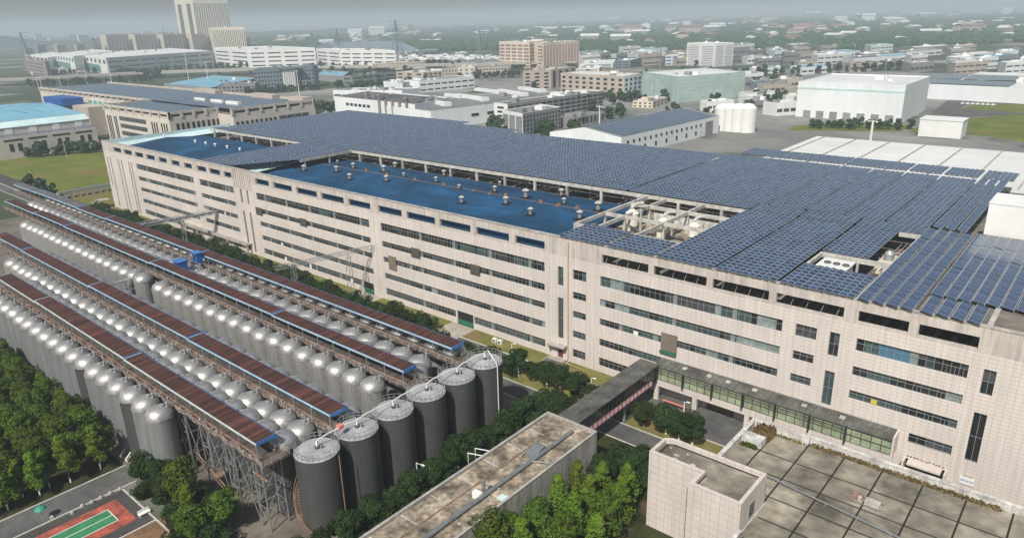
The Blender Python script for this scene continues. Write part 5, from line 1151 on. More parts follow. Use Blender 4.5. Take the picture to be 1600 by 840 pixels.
bld('grey_dormitory','grey dormitory with balconies in front of the long slab, centre right',(816.5,177.5),(785,172),(876,167),0,'whiteb','roofgrey',fl=5,styL='none',styR='punch',nR=12,base=(817,214),clutter=4,wallR='greyb',vfrac=.55)
t=[o for o in COL.objects if o.name.startswith('grey_dormitory')][0]; C_,L_,R_,z=INFO[t.name]
b=MB(); d=(L_-C_).normalized(); nn=Vector((d.y,-d.x,0)); nn=nn if nn.dot(CAMP-C_)>0 else -nn
for u0,u1 in ((.03,.33),(.38,.66),(.71,.97)):
    a=C_+(L_-C_)*u0+nn*.06; e=C_+(L_-C_)*u1+nn*.06; b.face(((a.x,a.y,0),(e.x,e.y,0),(e.x,e.y,z-2.2),(a.x,a.y,z-2.2)))
b.build('wall_panel',M['greyb'],t)
t=bld('column_shed','open-sided shed with grey roof and white columns right of the dormitories',(889,186),(866,183),(945,176),0,'greyb','roofgrey',fl=1,styL='none',styR='vert',nR=9,base=(889,201),gm='door_dark',par=.2)
# solar warehouse (gable)
t=thing('solar_warehouse','white gabled warehouse with small square windows and a solar roof, centre right','warehouse',at(971,226,0))
z=10.5; C_,L_,R_=at(971,215,z),at(859,206,z),at(1124,181,z); L_=Vector((L_.x,C_.y+(L_.y-C_.y),z)); D_=L_+R_-C_; mL=(C_+L_)/2+Vector((0,0,4.0)); mR=(R_+D_)/2+Vector((0,0,4.0))
b=MB(); g=lambda v,zz=0:(v.x,v.y,zz)
b.face((g(C_),g(R_),R_,C_)); b.face((g(R_),g(D_),D_,mR,R_)); b.face((g(D_),g(L_),L_,D_)); b.face((g(L_),g(C_),C_,mL,L_)); b.build('wall',M['whiteb'],t)
b=MB(); o_=Vector((0,0,.05)); b.face((C_+o_,R_+o_,mR+o_,mL+o_)); b.face((mL+o_,mR+o_,D_+o_,L_+o_)); b.build('roof',M['roofgrey'],t)
sa=MB(); n=60
for (A,B,C3,D3) in ((C_,R_,mR,mL),(mL,mR,D_,L_)):
    up_=(D3-A)*.05; A2=A+up_+(B-A)*.03;B2=B+up_-(B-A)*.05;C2=C3-up_-(B-A)*.05;D2=D3-up_+(B-A)*.03
    for i in range(n): p=A2.lerp(B2,i/n);q=A2.lerp(B2,(i+.97)/n);r2=D2.lerp(C2,(i+.97)/n);s2=D2.lerp(C2,i/n); e=Vector((0,0,.25)); sa.face((p+e,q+e,r2+e,s2+e),0,[(i,0),(i+1,0),(i+1,12),(i,12)])
tag(sa.build('solar_array',M['pv']),'solar field covering the white gabled warehouse, centre right','solar array')
d=(R_-C_); dn=d.normalized(); nn=Vector((dn.y,-dn.x,0)); nn=nn if nn.dot(CAMP-C_)>0 else -nn
for k in range(15):
    a=C_+d*(.05+.052*k)+nn*.1; q=MB(); q.beam(a-Vector((0,0,3.2)),a+dn*1.5-Vector((0,0,3.2)),.3,1.5); q.build('window',M['glassd'],t)
    if k%2: q=MB(); q.beam(a-Vector((0,0,7.4)),a+dn*1.6-Vector((0,0,7.4)),.3,2.2); q.build('window',M['glassd'],t)
q=MB(); a=C_+d*.84+nn*.1; q.beam(a-Vector((0,0,6)),a+dn*9-Vector((0,0,6)),.3,8); q.build('door',M['greyb'],t)
bld('side_office','pale office with two small window stacks, behind the dormitory, right of centre',(861,108.5),(817,110.5),(900,104),0,'beige','rooflight',fl=5,styL='punch',styR='vert',nL=3,nR=4,base=(862,139))
bld('window_grid_factory','pale factory with a regular grid of wide dark windows, right of centre',(975.5,119),(876,114),(1003,114.5),0,'beige','rooflight',fl=4,styL='punch',styR='punch',nL=9,nR=4,base=(976,152),vfrac=.5,wallR='whiteb')
bld('netted_building','building site wrapped in pale green scaffold netting, right of the window-grid factory',(1061,120),(1004,112.5),(1165,112),0,'net','rooflight',fl=3,styL='none',styR='none',base=(1061,161),cat='building site')
bld('yellow_house','small cream two-storey house with grey roof in front of the netted building',(1020,158.5),(989,157.5),(1043,151.5),0,'cream','roofgrey',fl=2,styL='punch',styR='punch',nL=4,nR=4,base=(1020,169))
t=bld('twin_tower','left one of the two cream and pink office towers with rooftop lettering',(827,65.5),(780,65),(850,63.5),0,'cream','rooflight',fl=7,styL='ribbon',styR='ribbon',nL=5,nR=2,base=(828,107.5),gm='pinkb',cat='tower',vfrac=.6,clutter=2)
t2=bld('twin_tower','right one of the two cream and pink office towers, with vertical lettering on its corner',(849,66.5),(826,65.5),(905,64),0,'cream','rooflight',fl=7,styL='punch',styR='vert',nL=2,nR=12,base=(849,108),gm='pinkb',cat='tower',clutter=2,wallR='beige')
r7=random.Random(3)
for T,u0,u1 in ((t,.1,.75),(t2,.1,.8)):
    C_,L_,R_,z=INFO[T.name]; A=L_ if T is t else C_; B=C_ if T is t else R_; d=B-A; dn=d.normalized(); b=MB()
    for k in range(10):
        a=A+d*(u0+(u1-u0)*k/10)
        for _ in range(4):
            o=a+dn*r7.uniform(0,d.length*.04)
            if r7.random()<.5: b.beam(o+Vector((0,0,r7.uniform(.8,4.5))),o+dn*d.length*.035+Vector((0,0,r7.uniform(.8,4.5))),.5,.6)
            else: b.beam(o+Vector((0,0,.3)),o+Vector((0,0,4.6)),.6,.5)
    b.build('rooftop_lettering',M['bluegrey'],T)
C_,L_,R_,z=INFO[t2.name]; dn=(L_-C_).normalized(); nn=Vector((dn.y,-dn.x,0)); nn=nn if nn.dot(CAMP-C_)>0 else -nn; b=MB()
for k in range(8):
    zz=z-6-k*z*.075; o=C_+dn*3.5+nn*.4
    for _ in range(4): b.beam(Vector((o.x,o.y,zz-r7.uniform(0,2.4)))+dn*r7.uniform(0,1),Vector((o.x,o.y,zz-r7.uniform(0,2.4)))+dn*r7.uniform(1.5,2.6),.3,.45)
b.build('vertical_lettering',M['red'],t2)
bld('pale_tower_block','white office block with fine window rows, right of the netted site',(1118,68),(1074,67),(1147,66.5),0,'white','rooflight',fl=12,styL='ribbon',styR='ribbon',nL=2,nR=2,base=(1118,105),gm='glassp',cat='tower',vfrac=.35)
for i,(c,l,r,base,wm,lab) in enumerate((((985,94),(960,95),(1003,90),(985,107),'bluegrey','blue-grey office with ribbon windows behind the window-grid factory'),
  ((1030,88),(1003,89),(1042,86),(1030,101),'white','white office with long ribbons left of the blue-fronted hall'),
  ((1060,85),(1040,86),(1076,83),(1060,102),'white','white hall with a blue glass front beside the pale tower block'),
  ((958,99),(905,101),(962,93),(958,106),'whiteb','low white building right of the twin towers'),
  ((936,107),(900,108),(940,103),(936,112),'white','small white rooftop building with three dark windows'),
  ((1000,82),(905,88),(1040,80),(1000,88),'rooflight','flat pale shed row far behind, right of the twin towers'))):
    bld('distant_office',lab,c,l,r,0,wm,'rooflight',fl=3,styL='ribbon',styR='ribbon',nL=2,nR=2,base=base,gm='bluep' if i==2 else 'glassg',group='distant offices right of the twin towers')
bld('white_warehouse','large white windowless warehouse behind the pale rear roof, right side',(1416,133),(1248,127),(1454,119),0,'whiteb','rooflight',fl=1,styL='none',styR='none',base=(1418,193),cat='warehouse')
wh=[o for o in COL.objects if o.name.startswith('white_warehouse')][0]; C_,L_,R_,z=INFO[wh.name]
d=(C_-L_); dn=d.normalized(); nn=Vector((dn.y,-dn.x,0)); nn=nn if nn.dot(CAMP-C_)>0 else -nn
for k in range(7):
    a=L_+d*(.08+.13*k)+nn*.12; q=MB(); q.beam(a-Vector((0,0,z-2.5)),a+dn*5-Vector((0,0,z-2.5)),.3,4.6); q.build('loading_door',M['greyb'],wh)
q=MB(); q.beam(L_+nn*.1-Vector((0,0,z*.18)),C_+nn*.1-Vector((0,0,z*.18)),.25,1.2); q.build('wall_band',M['cyanpale'],wh)
bld('solar_shed','very wide distant shed with dark solar roof strips, far right',(1640,139),(1452,131),(1700,118),12,'whiteb','rooflight',fl=1,styL='none',styR='none',cat='warehouse',par=.2)
z=12.1
for i,(a,b_,c,d) in enumerate((((1452,114),(1515,116.5),(1499,124),(1440,121)),((1518,116.5),(1600,119),(1590,126.5),(1504,124.2)),((1437,122.5),(1590,128),(1575,135),(1455,130)))):
    q=MB(); P=[at(*p,z+.5+i*.01) for p in (a,b_,c,d)]; q.face(P,0,[(0,0),(40,0),(40,10),(0,10)]); q.face([p-Vector((0,0,.1)) for p in P[::-1]],0,[(0,0)]*4); tag(q.build('solar_array',M['pv']),'dark solar strip on the very wide far shed, %s'%('left','right','front')[i],'solar array')
for i,(px,py) in enumerate(((1128,203),(1140,204),(1152,205),(1166,206))):
    p=at(px,py,0); h=height_of((px-.5,161),(px,py)); b=MB(); b.lathe(0,0,[(5.5,0),(5.5,h-3),(3,h-.6),(0,h)],20); o=b.build('white_silo',M['white'],loc=p,smooth=True); tag(o,'tall white silo, %s of four right of the solar warehouse'%nth(i),'silo','four white silos')
b=MB(); p=at(1471,212,0); h=height_of((1470,186),(1471,212)); b.box(-11,11,-8,8,0,h); b.box(-11.3,11.3,-8.3,8.3,h,h+.6); tag(b.build('white_block',M['white'],loc=p),'plain white block standing in front of the far-right green lawn','building')
# masts and poles
def mast(px,y0,y1,label,r=.35,name='light_mast',arm=True,group=None,m='steelw',cat='mast'):
    p=at(px[1],y1,0); h=height_of((px[0],y0),(px[1],y1)); b=MB(); b.lathe(0,0,[(r,0),(r*.5,h)],8)
    if arm: b.box(-2.2,2.2,-.15,.15,h-.6,h-.3); b.box(-2.2,-1.6,-.3,.3,h-.9,h-.6); b.box(1.6,2.2,-.3,.3,h-.9,h-.6)
    return tag(b.build(name,M[m],loc=p),label,cat,group)
GP='tall white light masts beyond the second factory'
for i,(a,b_,y0,y1) in enumerate(((58,61,121,140),(62,66,121,140),(92,95,121,135),(130,137,97,131),(167,175,80,131),(291,297,84,136),(322,327,97,137),(463,468,110,150))):
    mast((a,b_),y0,y1,'tall white mast, %s from the left beyond the second factory'%nth(i),.45,group=GP)
mast((938,936),165,226,'tall grey pole rising in front of the solar warehouse roof',.5)
mast((1359,1354),188,262,'thick white pole on the pale rear roof, right side',.9)
mast((770,770.5),158,166,'short pole on the warehouse roof beside the dormitory gable',.4)
mast((1031,1031),64,112,'slender crane mast behind the window-grid factory, pale and tall',.8,arm=True,name='crane_mast',m='pinkb')
# lattice pylons
def pylon(px,y0,y1,label):
    p=at(px,y1,0); h=height_of((px,y0),(px,y1)); b=MB(); w=h*.11; lv=7
    for k in range(lv):
        za,zb=h*k/lv,h*(k+1)/lv; wa,wb=w*(1-k/lv)+.5,w*(1-(k+1)/lv)+.5
        for sx,sy in ((-1,-1),(1,-1),(1,1),(-1,1)): b.beam((sx*wa,sy*wa,za),(sx*wb,sy*wb,zb),h*.013)
        for s in (-1,1): b.beam((-wa,s*wa,za),(wb,s*wb,zb),h*.009); b.beam((wa,s*wa,za),(-wb,s*wb,zb),h*.009)
    for zf,l in ((.80,.17),(.88,.13),(.96,.16)): 
        for s in (-1,1): b.beam((0,0,h*zf),(s*h*l*.75,s*h*l*.65,h*(zf+.015)),h*.014)
    return tag(b.build('power_pylon',M['bluegrey'],loc=p),label,'pylon','lattice power pylons on the horizon')
for px,y0,y1,l in ((46,50,112,'leftmost, at the frame edge'),(158,47,62,'tiny, above the yellow apartments'),(257,36,58,'faint, left of the striped towers'),(462,55,85,'above the white campus'),(490,50,82,'faint, left of the blue hall'),(530,45,92,'above the blue pitched hall'),(622,31,100,'tallest, left of centre'),(751,47,107,'left of the twin towers'),(391,58,84,'right of the shorter tower')):
    pylon(px,y0,y1,'lattice power pylon, '+l)
# cars in the car park far right and beyond
def car_proto():
    t=thing('parked_car','x','car'); b=MB(); 
    prof=[(-2.2,.35),(2.15,.35),(2.2,.75),(1.9,.92),(.9,1.0),(.45,1.42),(-1.0,1.45),(-1.7,.98),(-2.2,.9)]
    b.face([(x,-.85,z) for x,z in prof]); b.face([(x,.85,z) for x,z in prof[::-1]])
    for i in range(len(prof)): p,q=prof[i],prof[(i+1)%len(prof)]; b.face(((p[0],-.85,p[1]),(p[0],.85,p[1]),(q[0],.85,q[1]),(q[0],-.85,q[1])))
    a=b.build('body',M['white'],t,world=False); b=MB(); b.face(((.88,-.72,1.03),(.88,.72,1.03),(.50,.66,1.39),(.50,-.66,1.39))); b.box(-1.4,.6,-.87,-.86,1.0,1.35); b.box(-1.4,.6,.86,.87,1.0,1.35); w=b.build('windows',M['glassd'],t,world=False)
    ws=[]
    for x in (-1.35,1.35):
        for y in (-.8,.8): b=MB(); b.tube([(x,y-.1,.32),(x,y+.1,.32)],.32,12); ws.append(b.build('wheel',M['black'],t,world=False))
    kids(t,a,w,*ws); return t
cp=car_proto(); r8=random.Random(6); spots=[(1481+i*6.6,151+i*.5) for i in range(12)]+[(1505+i*8,163+i*.4) for i in range(7)]
for i,(px,py) in enumerate(spots):
    p=at(px,py,.03); lab='white parked car, %s from left, %s row of the far-right car park'%(nth(i if i<12 else i-12),'rear' if i<12 else 'front')
    if i==0: cp.location=p; cp['label']=lab; cp['group']='cars in the far-right car park'; cp.rotation_euler=(0,0,1.2)
    else: copy_tree(cp,p,1.2+r8.uniform(-.1,.1),None,lab,'cars in the far-right car park')
# infill belt of mid-distance blocks
rb2=random.Random(90); placed=[]; G2='mixed mid-distance factory blocks'
def infill(n,x0,x1,y0,y1,desc,hs_=(8,18),wd=(14,34)):
    k=0; tries=0; out=[]
    while k<n and tries<4000:
        tries+=1; px=rb2.uniform(x0,x1); py=rb2.uniform(y0,y1); w=rb2.uniform(*wd)
        if any(abs(px-a)<(w+ww)*.55 and abs(py-b_)<6 for a,b_,ww in placed): continue
        placed.append((px,py,w)); out.append((px,py,w)); k+=1
    for i,(px,py,w) in enumerate(sorted(out)):
        h=rb2.uniform(*hs_); d=w*rb2.uniform(.15,.4); wm=rb2.choice(['white','whiteb','beige','greyb','whiteb','bluegrey'])
        bld('mid_distance_block','%s block, %s from the left %s'%({'white':'white','whiteb':'pale','beige':'beige','greyb':'grey','bluegrey':'blue-grey'}[wm],nth(i),desc),None,None,None,h,wm,rb2.choice(['roofgrey','rooflight','roofdark','roofcyan','rooflight']),fl=max(1,int(h/6)),styL='none',styR='ribbon',nL=2,nR=5,group=G2,clutter=2,vfrac=.28,gm='glassg',ground=((px,py),(px-d,py-.13*d-.8),(px+w,py-.075*w)))
infill(24,905,1240,84,106,'in the belt right of the twin towers')
infill(10,420,770,84,94,'in the belt left of the twin towers',(6,12))
infill(16,1085,1255,108,188,'in the pale yard right of the netted site',(6,10),(26,60))
infill(30,1180,1600,80,117,'beyond the large white warehouse',(6,14),(24,60))
infill(14,50,330,58,70,'on the hazy left skyline',(20,55),(6,16))
infill(8,50,150,108,118,'under the white campus',(5,8),(8,16))
# scattered distant town: individual small houses
r9=random.Random(77); hs=[]
for wm,wl in (('white','white'),('beige','beige'),('greyb','grey')):
    b=MB(); b.box(-7,7,-5,5,0,7); o=tag(b.build('distant_house',M[wm]),'tiny %s building'%wl,'house','tiny scattered buildings in the hazy plain'); b=MB()
    b.face(((-7.4,-5.4,7),(7.4,-5.4,7),(7.4,0,9.2),(-7.4,0,9.2))); b.face(((-7.4,0,9.2),(7.4,0,9.2),(7.4,5.4,7),(-7.4,5.4,7))); b.face(((-7,-5,7),(-7,0,9.2),(-7,5,7))[::-1]); b.face(((7,-5,7),(7,0,9.2),(7,5,7))); rf=b.build('roof',M['rooflight' if wm!='beige' else 'pinkb'],o,world=False); kids(o,rf); hs.append(o)
cnt=0
hl=[]
while cnt<150:
    px=r9.uniform(395,1600); hor=45-px*.026; py=hor+r9.uniform(22,64)*(r9.random()**.25)
    if 400<px<1160 and py>72: continue
    if 1240<px and py>hor+88: continue
    p=at(px,py,0); s=r9.uniform(.8,1.5)*(1+ (p-CAMP).length/2600)
    for k_,(dx,dy) in enumerate(((0,0),)):
        src=hs[r9.randrange(3)]; sc_=(s*r9.uniform(.8,2.4),s*r9.uniform(.8,1.4),s*r9.uniform(.6,1.3))
        if cnt<3: src=hs[cnt]; src.location=p; src.scale=sc_; hl.append((px,src))
        else: hl.append((px,copy_tree(src,p,r9.uniform(0,3),sc_)))
    cnt+=1
hc={}
for px,o in sorted(hl,key=lambda t:t[0]):
    w=o['label'].split()[1]; hc[w]=hc.get(w,0)+1; o['label']='tiny %s building in the hazy plain, %s from the left of its colour'%(w,nth(hc[w]-1))
# ================================================================== VEGETATION
def crown(name, mname, n, rad, hgt, z0, leaf, seed, lobes=14, cone=False, parent=None, flat=1.0):
    r=random.Random(seed); vs=[];fs=[];tone=[]
    L=[]
    for k in range(lobes):
        a=r.uniform(0,6.283); u=r.random(); zz=z0+hgt*(.12+.80*u)
        if cone: rr_=rad*(1-u*.85)*r.uniform(.3,.85)
        else: rr_=rad*math.sqrt(max(0,1-(2*u-1)**2*.8))*r.uniform(.25,.78)
        L.append((rr_*math.cos(a),rr_*math.sin(a),zz,rad*r.uniform(.26,.46)*(1-.5*u if cone else 1),r.random()))
    for i in range(n):
        lx,ly,lz,lr,lt=L[r.randrange(lobes)]
        while True:
            d=Vector((r.uniform(-1,1),r.uniform(-1,1),r.uniform(-1,1)))
            if .01<d.length<1: break
        rl=d.length; d.normalize(); f=lr*(.45+.62*rl**.4); p=Vector((lx,ly,lz))+Vector((d.x*f,d.y*f,d.z*f*.8*flat))
        if p.z<z0*.85: p.z=z0*.85+r.random()*.4
        nrm=(d+Vector((r.uniform(-.6,.6),r.uniform(-.6,.6),r.uniform(-.1,.9)))).normalized()
        a=nrm.cross(Vector((r.uniform(-1,1),r.uniform(-1,1),r.uniform(-1,1)))).normalized(); b_=nrm.cross(a)
        s=leaf*r.uniform(.6,1.3); k=len(vs)
        vs+= [p-a*s-b_*s*.55,p+a*s*.2-b_*s*.8,p+a*s+b_*s*.1,p+a*s*.1+b_*s*.8]; fs.append((k,k+1,k+2,k+3)); tone.append(min(1,max(0,.30+.35*lt+r.uniform(-.25,.35))))
    me=bpy.data.meshes.new(name); me.from_pydata([tuple(v) for v in vs],[],fs); me.materials.append(M[mname])
    at_=me.attributes.new('tone','FLOAT','FACE'); at_.data.foreach_set('value',tone)
    o=bpy.data.objects.new(name,me); COL.objects.link(o)
    if parent: o.parent=parent
    return o
def tree_proto(kind,n,rad,hgt,z0,leaf,seed,mname,cone=False,white=False,lobes=14,multi=1):
    t=thing(kind,'x','tree'); c=crown('crown',mname,n,rad,hgt,z0,leaf,seed,lobes,cone,t)
    b=MB(); r=random.Random(seed)
    b.tube([(0,0,0),(.05,.02,z0*.7),(r.uniform(-.2,.2),r.uniform(-.2,.2),z0+hgt*.5),(0,0,z0+hgt*.85)],.16 if not white else .13,8)
    for k in range(6): a=k*1.05+r.random(); zb=z0+hgt*(.05+.11*k); b.beam((0,0,zb),(math.cos(a)*rad*.6,math.sin(a)*rad*.6,zb+hgt*.2),.08)
    if white: b.lathe(0,0,[(.16,0),(.16,1.2)],8,1)
    tr_=b.build('trunk',[M['bark'],M['barkw']],t,world=False); kids(t,c,tr_); return t
PR={}
def protos_for(key,cnt,*a,**k): PR[key]=[tree_proto(a[0],*a[1:6],seed=a[6]+i*13,**k) for i in range(cnt)]; PR[key+'_u']=[False]*cnt
protos_for('round',3,'round_tree',4200,2.6,4.3,1.3,.17,100,mname='leafd',white=True,lobes=20)
protos_for('bush',3,'bush',2800,2.4,3.2,.2,.17,200,mname='leafd',lobes=16)
protos_for('grove',4,'grove_tree',5600,3.0,6.8,2.2,.18,300,mname='leafm',lobes=30)
protos_for('ginkgo',4,'ginkgo_tree',4800,2.7,8.4,1.9,.17,400,mname='leafb',cone=True,white=True,lobes=44)
protos_for('far',3,'distant_tree',420,3.4,7.0,1.0,.8,500,mname='leaff',lobes=12)
tr3=random.Random(31)
FARL=[]
def plant(key,x,y,s,label,group,zs=None,cat='tree',now=False):
    if key=='far' and not now: FARL.append((x,y,s,label,group)); return
    i=tr3.randrange(len(PR[key])); 
    if not all(PR[key+'_u']): i=PR[key+'_u'].index(False)
    rz=tr3.uniform(0,6.28); sc_=(s,s,s*(zs or tr3.uniform(.92,1.1)))
    if not PR[key+'_u'][i]:
        o=PR[key][i]; o.location=(x,y,0); o.rotation_euler=(0,0,rz); o.scale=sc_; o['label']=label; o['group']=group; PR[key+'_u'][i]=True
    else: o=copy_tree(PR[key][i],(x,y,0),rz,sc_,label,group)
    o['category']=cat; return o
# round trees along the verge y~103.5
pos=[(-88.6,103.6,1.0),(-85,104.2,.85),(-80.8,103.4,1.0),(-77.8,103.9,.95),(-73.0,103.3,1.05),(-69.6,104.3,.7)]
for i,(x,y,s) in enumerate(pos): plant('round',x,y,s,'dark round tree, %s from the left on the verge left of the footbridge'%nth(i),'round trees on the road verge')
for i,(x,y,s) in enumerate(((-57.6,102.7,.95),(-53.2,103.0,1.05),(-50.4,102.6,.9),(-47.9,102.9,1.05))): plant('round',x,y,s,'dark round tree, %s from the footbridge on the grass strip before the gallery'%nth(i),'round trees before the gallery')
plant('round',-37.9,105.0,.75,'small dark round tree tucked at the corner of the gridded-roof building','round trees before the gallery')
for i in range(15): plant('bush',-90.6-i*2.1+tr3.uniform(-.5,.5),103.9+tr3.uniform(-1.6,1.6),tr3.uniform(.9,1.25),'dark bush, %s leftward from the farthest big tank in the roadside hedge'%nth(i),'bushes in the roadside hedge',cat='bush')
i=0; x=-122.0
while x>-322:
    if not (-155<x<-149.5):
        plant('bush',x+tr3.uniform(-.6,.6),108.0+tr3.uniform(-1.5,1.7),tr3.uniform(.85,1.25),'dark bush, %s from the right in the long hedge between tank farm and factory'%nth(i),'bushes along the factory hedge',cat='bush'); i+=1
    x-=tr3.uniform(2.3,3.6)
# bushes between tanks and low building
i=0
for yy in range(0,17):
    for xx in ((-75.3,-70.9) if yy!=13 else (-75.3,)):
        y=40.5+yy*3.35; 
        if y>94.5: continue
        plant('bush' if (yy+i)%3 else 'round',xx+tr3.uniform(-.9,.9)+.8,y+tr3.uniform(-.8,.8),tr3.uniform(.8,1.15),'dark bush, row %s from the front, %s side of the belt behind the big tanks'%(('one','two','three','four','five','six','seven','eight','nine','ten','eleven','twelve','thirteen','fourteen','fifteen','sixteen','seventeen')[yy],'tank' if xx<-72 else 'building'),'bush belt right of the big tanks',cat='bush'); i+=1
for i,(x,y,s) in enumerate(((-71,91.5,1.1),(-73.5,93.3,1.0),(-75.5,89.2,1.05))): plant('round',x,y,s,'round dark tree, %s of three at the corner of road and big-tank belt'%nth(i),'trees at the road corner')
# green trees bottom centre between low building and tower block
k=0
for (x,y,s,kind) in ((-53.2,82.5,1.0,'round'),(-50.2,86.4,1.15,'round'),(-53.8,88.6,.9,'round'),(-46.8,85.8,.9,'round'),(-54.0,76.5,.8,'ginkgo'),(-50.8,78.6,.85,'ginkgo'),(-47.6,80.6,.8,'ginkgo'),(-53.6,71.0,.85,'ginkgo'),(-50.0,73.8,.9,'ginkgo'),(-46.2,76.8,.85,'ginkgo'),(-53.4,65.6,.85,'grove'),(-49.4,69.2,.9,'ginkgo'),(-46.0,72.2,.9,'grove'),(-52.2,60.8,.9,'ginkgo'),(-48.2,64.6,.9,'grove'),(-44.6,68.0,.9,'ginkgo'),(-54.8,57.6,1.0,'grove'),(-50.8,90.5,.8,'round'),(-55.0,61.5,.85,'grove'),(-53.4,50.8,.9,'ginkgo'),(-52.0,55.5,.9,'grove')):
    plant(kind,x,y,s,('bright feathery' if kind=='ginkgo' else 'mid green' if kind=='grove' else 'dark round')+' tree, %s from the road in the clump left of the tiled tower block'%nth(k),'trees between low building and tower block'); k+=1
# grove bottom left
k=0; gx=random.Random(12)
for j in range(7):
    for i in range(15):
        x=-126.0-i*4.6+gx.uniform(-1.1,1.1); y=34.6-j*4.2+gx.uniform(-1,1)
        if j==6 and i>11: continue
        if x>-127 and j>0: kind='ginkgo'
        else: kind='ginkgo' if gx.random()<.15 else 'grove'
        plant(kind,x,y,gx.uniform(.72,.95)*(.92 if kind=='ginkgo' else 1.0),('bright leafy' if kind=='ginkgo' else 'mid green')+' grove tree, %s from the access road in rank %s from the tanks'%(nth(i),('one','two','three','four','five','six','seven')[j]),'trees of the bottom-left grove'); k+=1
for i,y in enumerate((33.2,28.4,23.8,19.2,14.6)): plant('ginkgo',-124.2,y,.85,'bright yellow-green tree with whitewashed trunk, %s from the tanks along the road kerb'%nth(i),'kerbside trees of the grove')
# trees right of road (bottom)
for k,(x,y,s,kd) in enumerate(((-113.2,36.4,1.0,'round'),(-109.6,37.8,1.0,'round'),(-106.6,36.0,1.0,'bush'),(-110.2,34.6,.9,'bush'),(-101.2,37.4,.95,'grove'),(-98.8,38.6,.8,'round'),(-97.2,36.2,.75,'ginkgo'),(-93.6,37.6,.95,'round'),(-103.8,36.9,1.05,'round'),(-95.4,39.8,.85,'bush'),(-91.2,38.8,.85,'grove'),(-98.0,34.6,.9,'bush'),(-92.8,34.4,.8,'grove'),(-89.6,35.8,1.0,'bush'),(-95.2,33.4,1.0,'bush'),(-100.0,34.8,.85,'bush'))):
    plant(kd,x,y,s,'dark leafy tree, %s from the road in the clump below the nearest walkway'%nth(k),'clump below the nearest walkway')
# far trees
FT='individual trees in the middle distance'
def row_px(p,q,n,h,desc,jit=2.0,key='far'):
    for i in range(n):
        t_=(i+.5)/n; a=at(p[0]+(q[0]-p[0])*t_,p[1]+(q[1]-p[1])*t_+tr3.uniform(-jit,jit)*.4,0); plant(key,a.x+tr3.uniform(-2,2),a.y+tr3.uniform(-2,2),h/8*tr3.uniform(.8,1.2),'%s, %s from the left'%(desc,nth(i)),FT)
row_px((44,246),(165,236),16,7,'dark tree before the low left factory wall')
row_px((44,238),(100,232),8,6,'shrubby tree near the low left factory wall')
row_px((40,290),(80,310),8,6,'dark shrub-like tree at the lawn corner, far left')
row_px((80,330),(180,345),10,4,'low dark shrub tree between lawn and far walkway roof')
row_px((44,136),(240,128),26,9,'dark tree under the elevated road')
row_px((70,118),(170,112),14,9,'dark tree before the white campus')
row_px((185,118),(250,124),12,14,'tall dark tree clump beside the longest white block')
row_px((240,112),(390,106),16,9,'pointed dark tree in front of the longest white block')
row_px((380,150),(500,140),22,8,'tree before the dark portico office')
row_px((495,108),(620,103),12,9,'dark tree before the right campus block')
row_px((545,140),(650,133),16,8,'tree before the teal ribbon office')
row_px((640,108),(720,106),9,12,'dark tree near the bright white sheds')
row_px((740,124),(860,116),18,8,'tree before the long beige office')
row_px((940,156),(1010,160),12,8,'tree before the window-grid factory')
row_px((765,206),(782,210),4,12,'dark tree left of the grey dormitory')
row_px((842,214),(858,216),4,10,'dark tree right of the grey dormitory')
row_px((895,228),(920,230),4,12,'rounded tree before the warehouse gable')
row_px((928,232),(952,234),4,11,'rounded tree beside the tall grey pole')
row_px((1022,226),(1110,196),14,4,'small tree along the solar warehouse wall')
row_px((1110,140),(1250,132),16,9,'tree in the pale yard beside the netted building')
row_px((1262,200),(1420,203),18,6,'small tree before the large white warehouse')
row_px((1160,120),(1440,108),20,10,'tree beyond the large white warehouse')
row_px((1455,152),(1590,158),18,9,'palm-like tree along the far-right car park')
row_px((478,182),(520,178),6,10,'tree behind the solar field left end')
for bi,(x0,x1,y0,y1,n,ds) in enumerate(((400,760,86,140,80,'left half'),(760,1240,86,190,85,'right half'))):
    pts=sorted((tr3.uniform(x0,x1),tr3.uniform(y0,y1)) for _ in range(n))
    for i,(px,py) in enumerate(pts): a=at(px,py,0); plant('far',a.x,a.y,tr3.uniform(.6,1.3),'tree among mid-distance factories, %s from the left in the %s'%(nth(i),ds),FT)
FARL.sort(key=lambda t:t[0]**2+t[1]**2)
for x,y,s,l_,g_ in FARL[:295]: plant('far',x,y,s,l_,g_,now=True)
fm=KIDS[PR['far'][0].name][0].data; base_=[v.co.copy() for v in fm.vertices]; bf=[tuple(p.vertices) for p in fm.polygons]; bt=[a.value for a in fm.attributes['tone'].data]; vs=[];fs=[];tn=[]
for x,y,s,l_,g_ in FARL[295:]:
    c_,s_=math.cos(x),math.sin(x); k=len(vs); vs+=[(x+s*(v.x*c_-v.y*s_),y+s*(v.x*s_+v.y*c_),v.z*s) for v in base_]; fs+=[tuple(i+k for i in f) for f in bf]; tn+=bt
me=bpy.data.meshes.new('distant_tree_cover'); me.from_pydata(vs,[],fs); me.materials.append(M['leaff']); me.attributes.new('tone','FLOAT','FACE').data.foreach_set('value',tn)
o=bpy.data.objects.new('distant_tree_cover',me); COL.objects.link(o); tag(o,'small far trees scattered among the most distant factories','trees',kind='stuff')
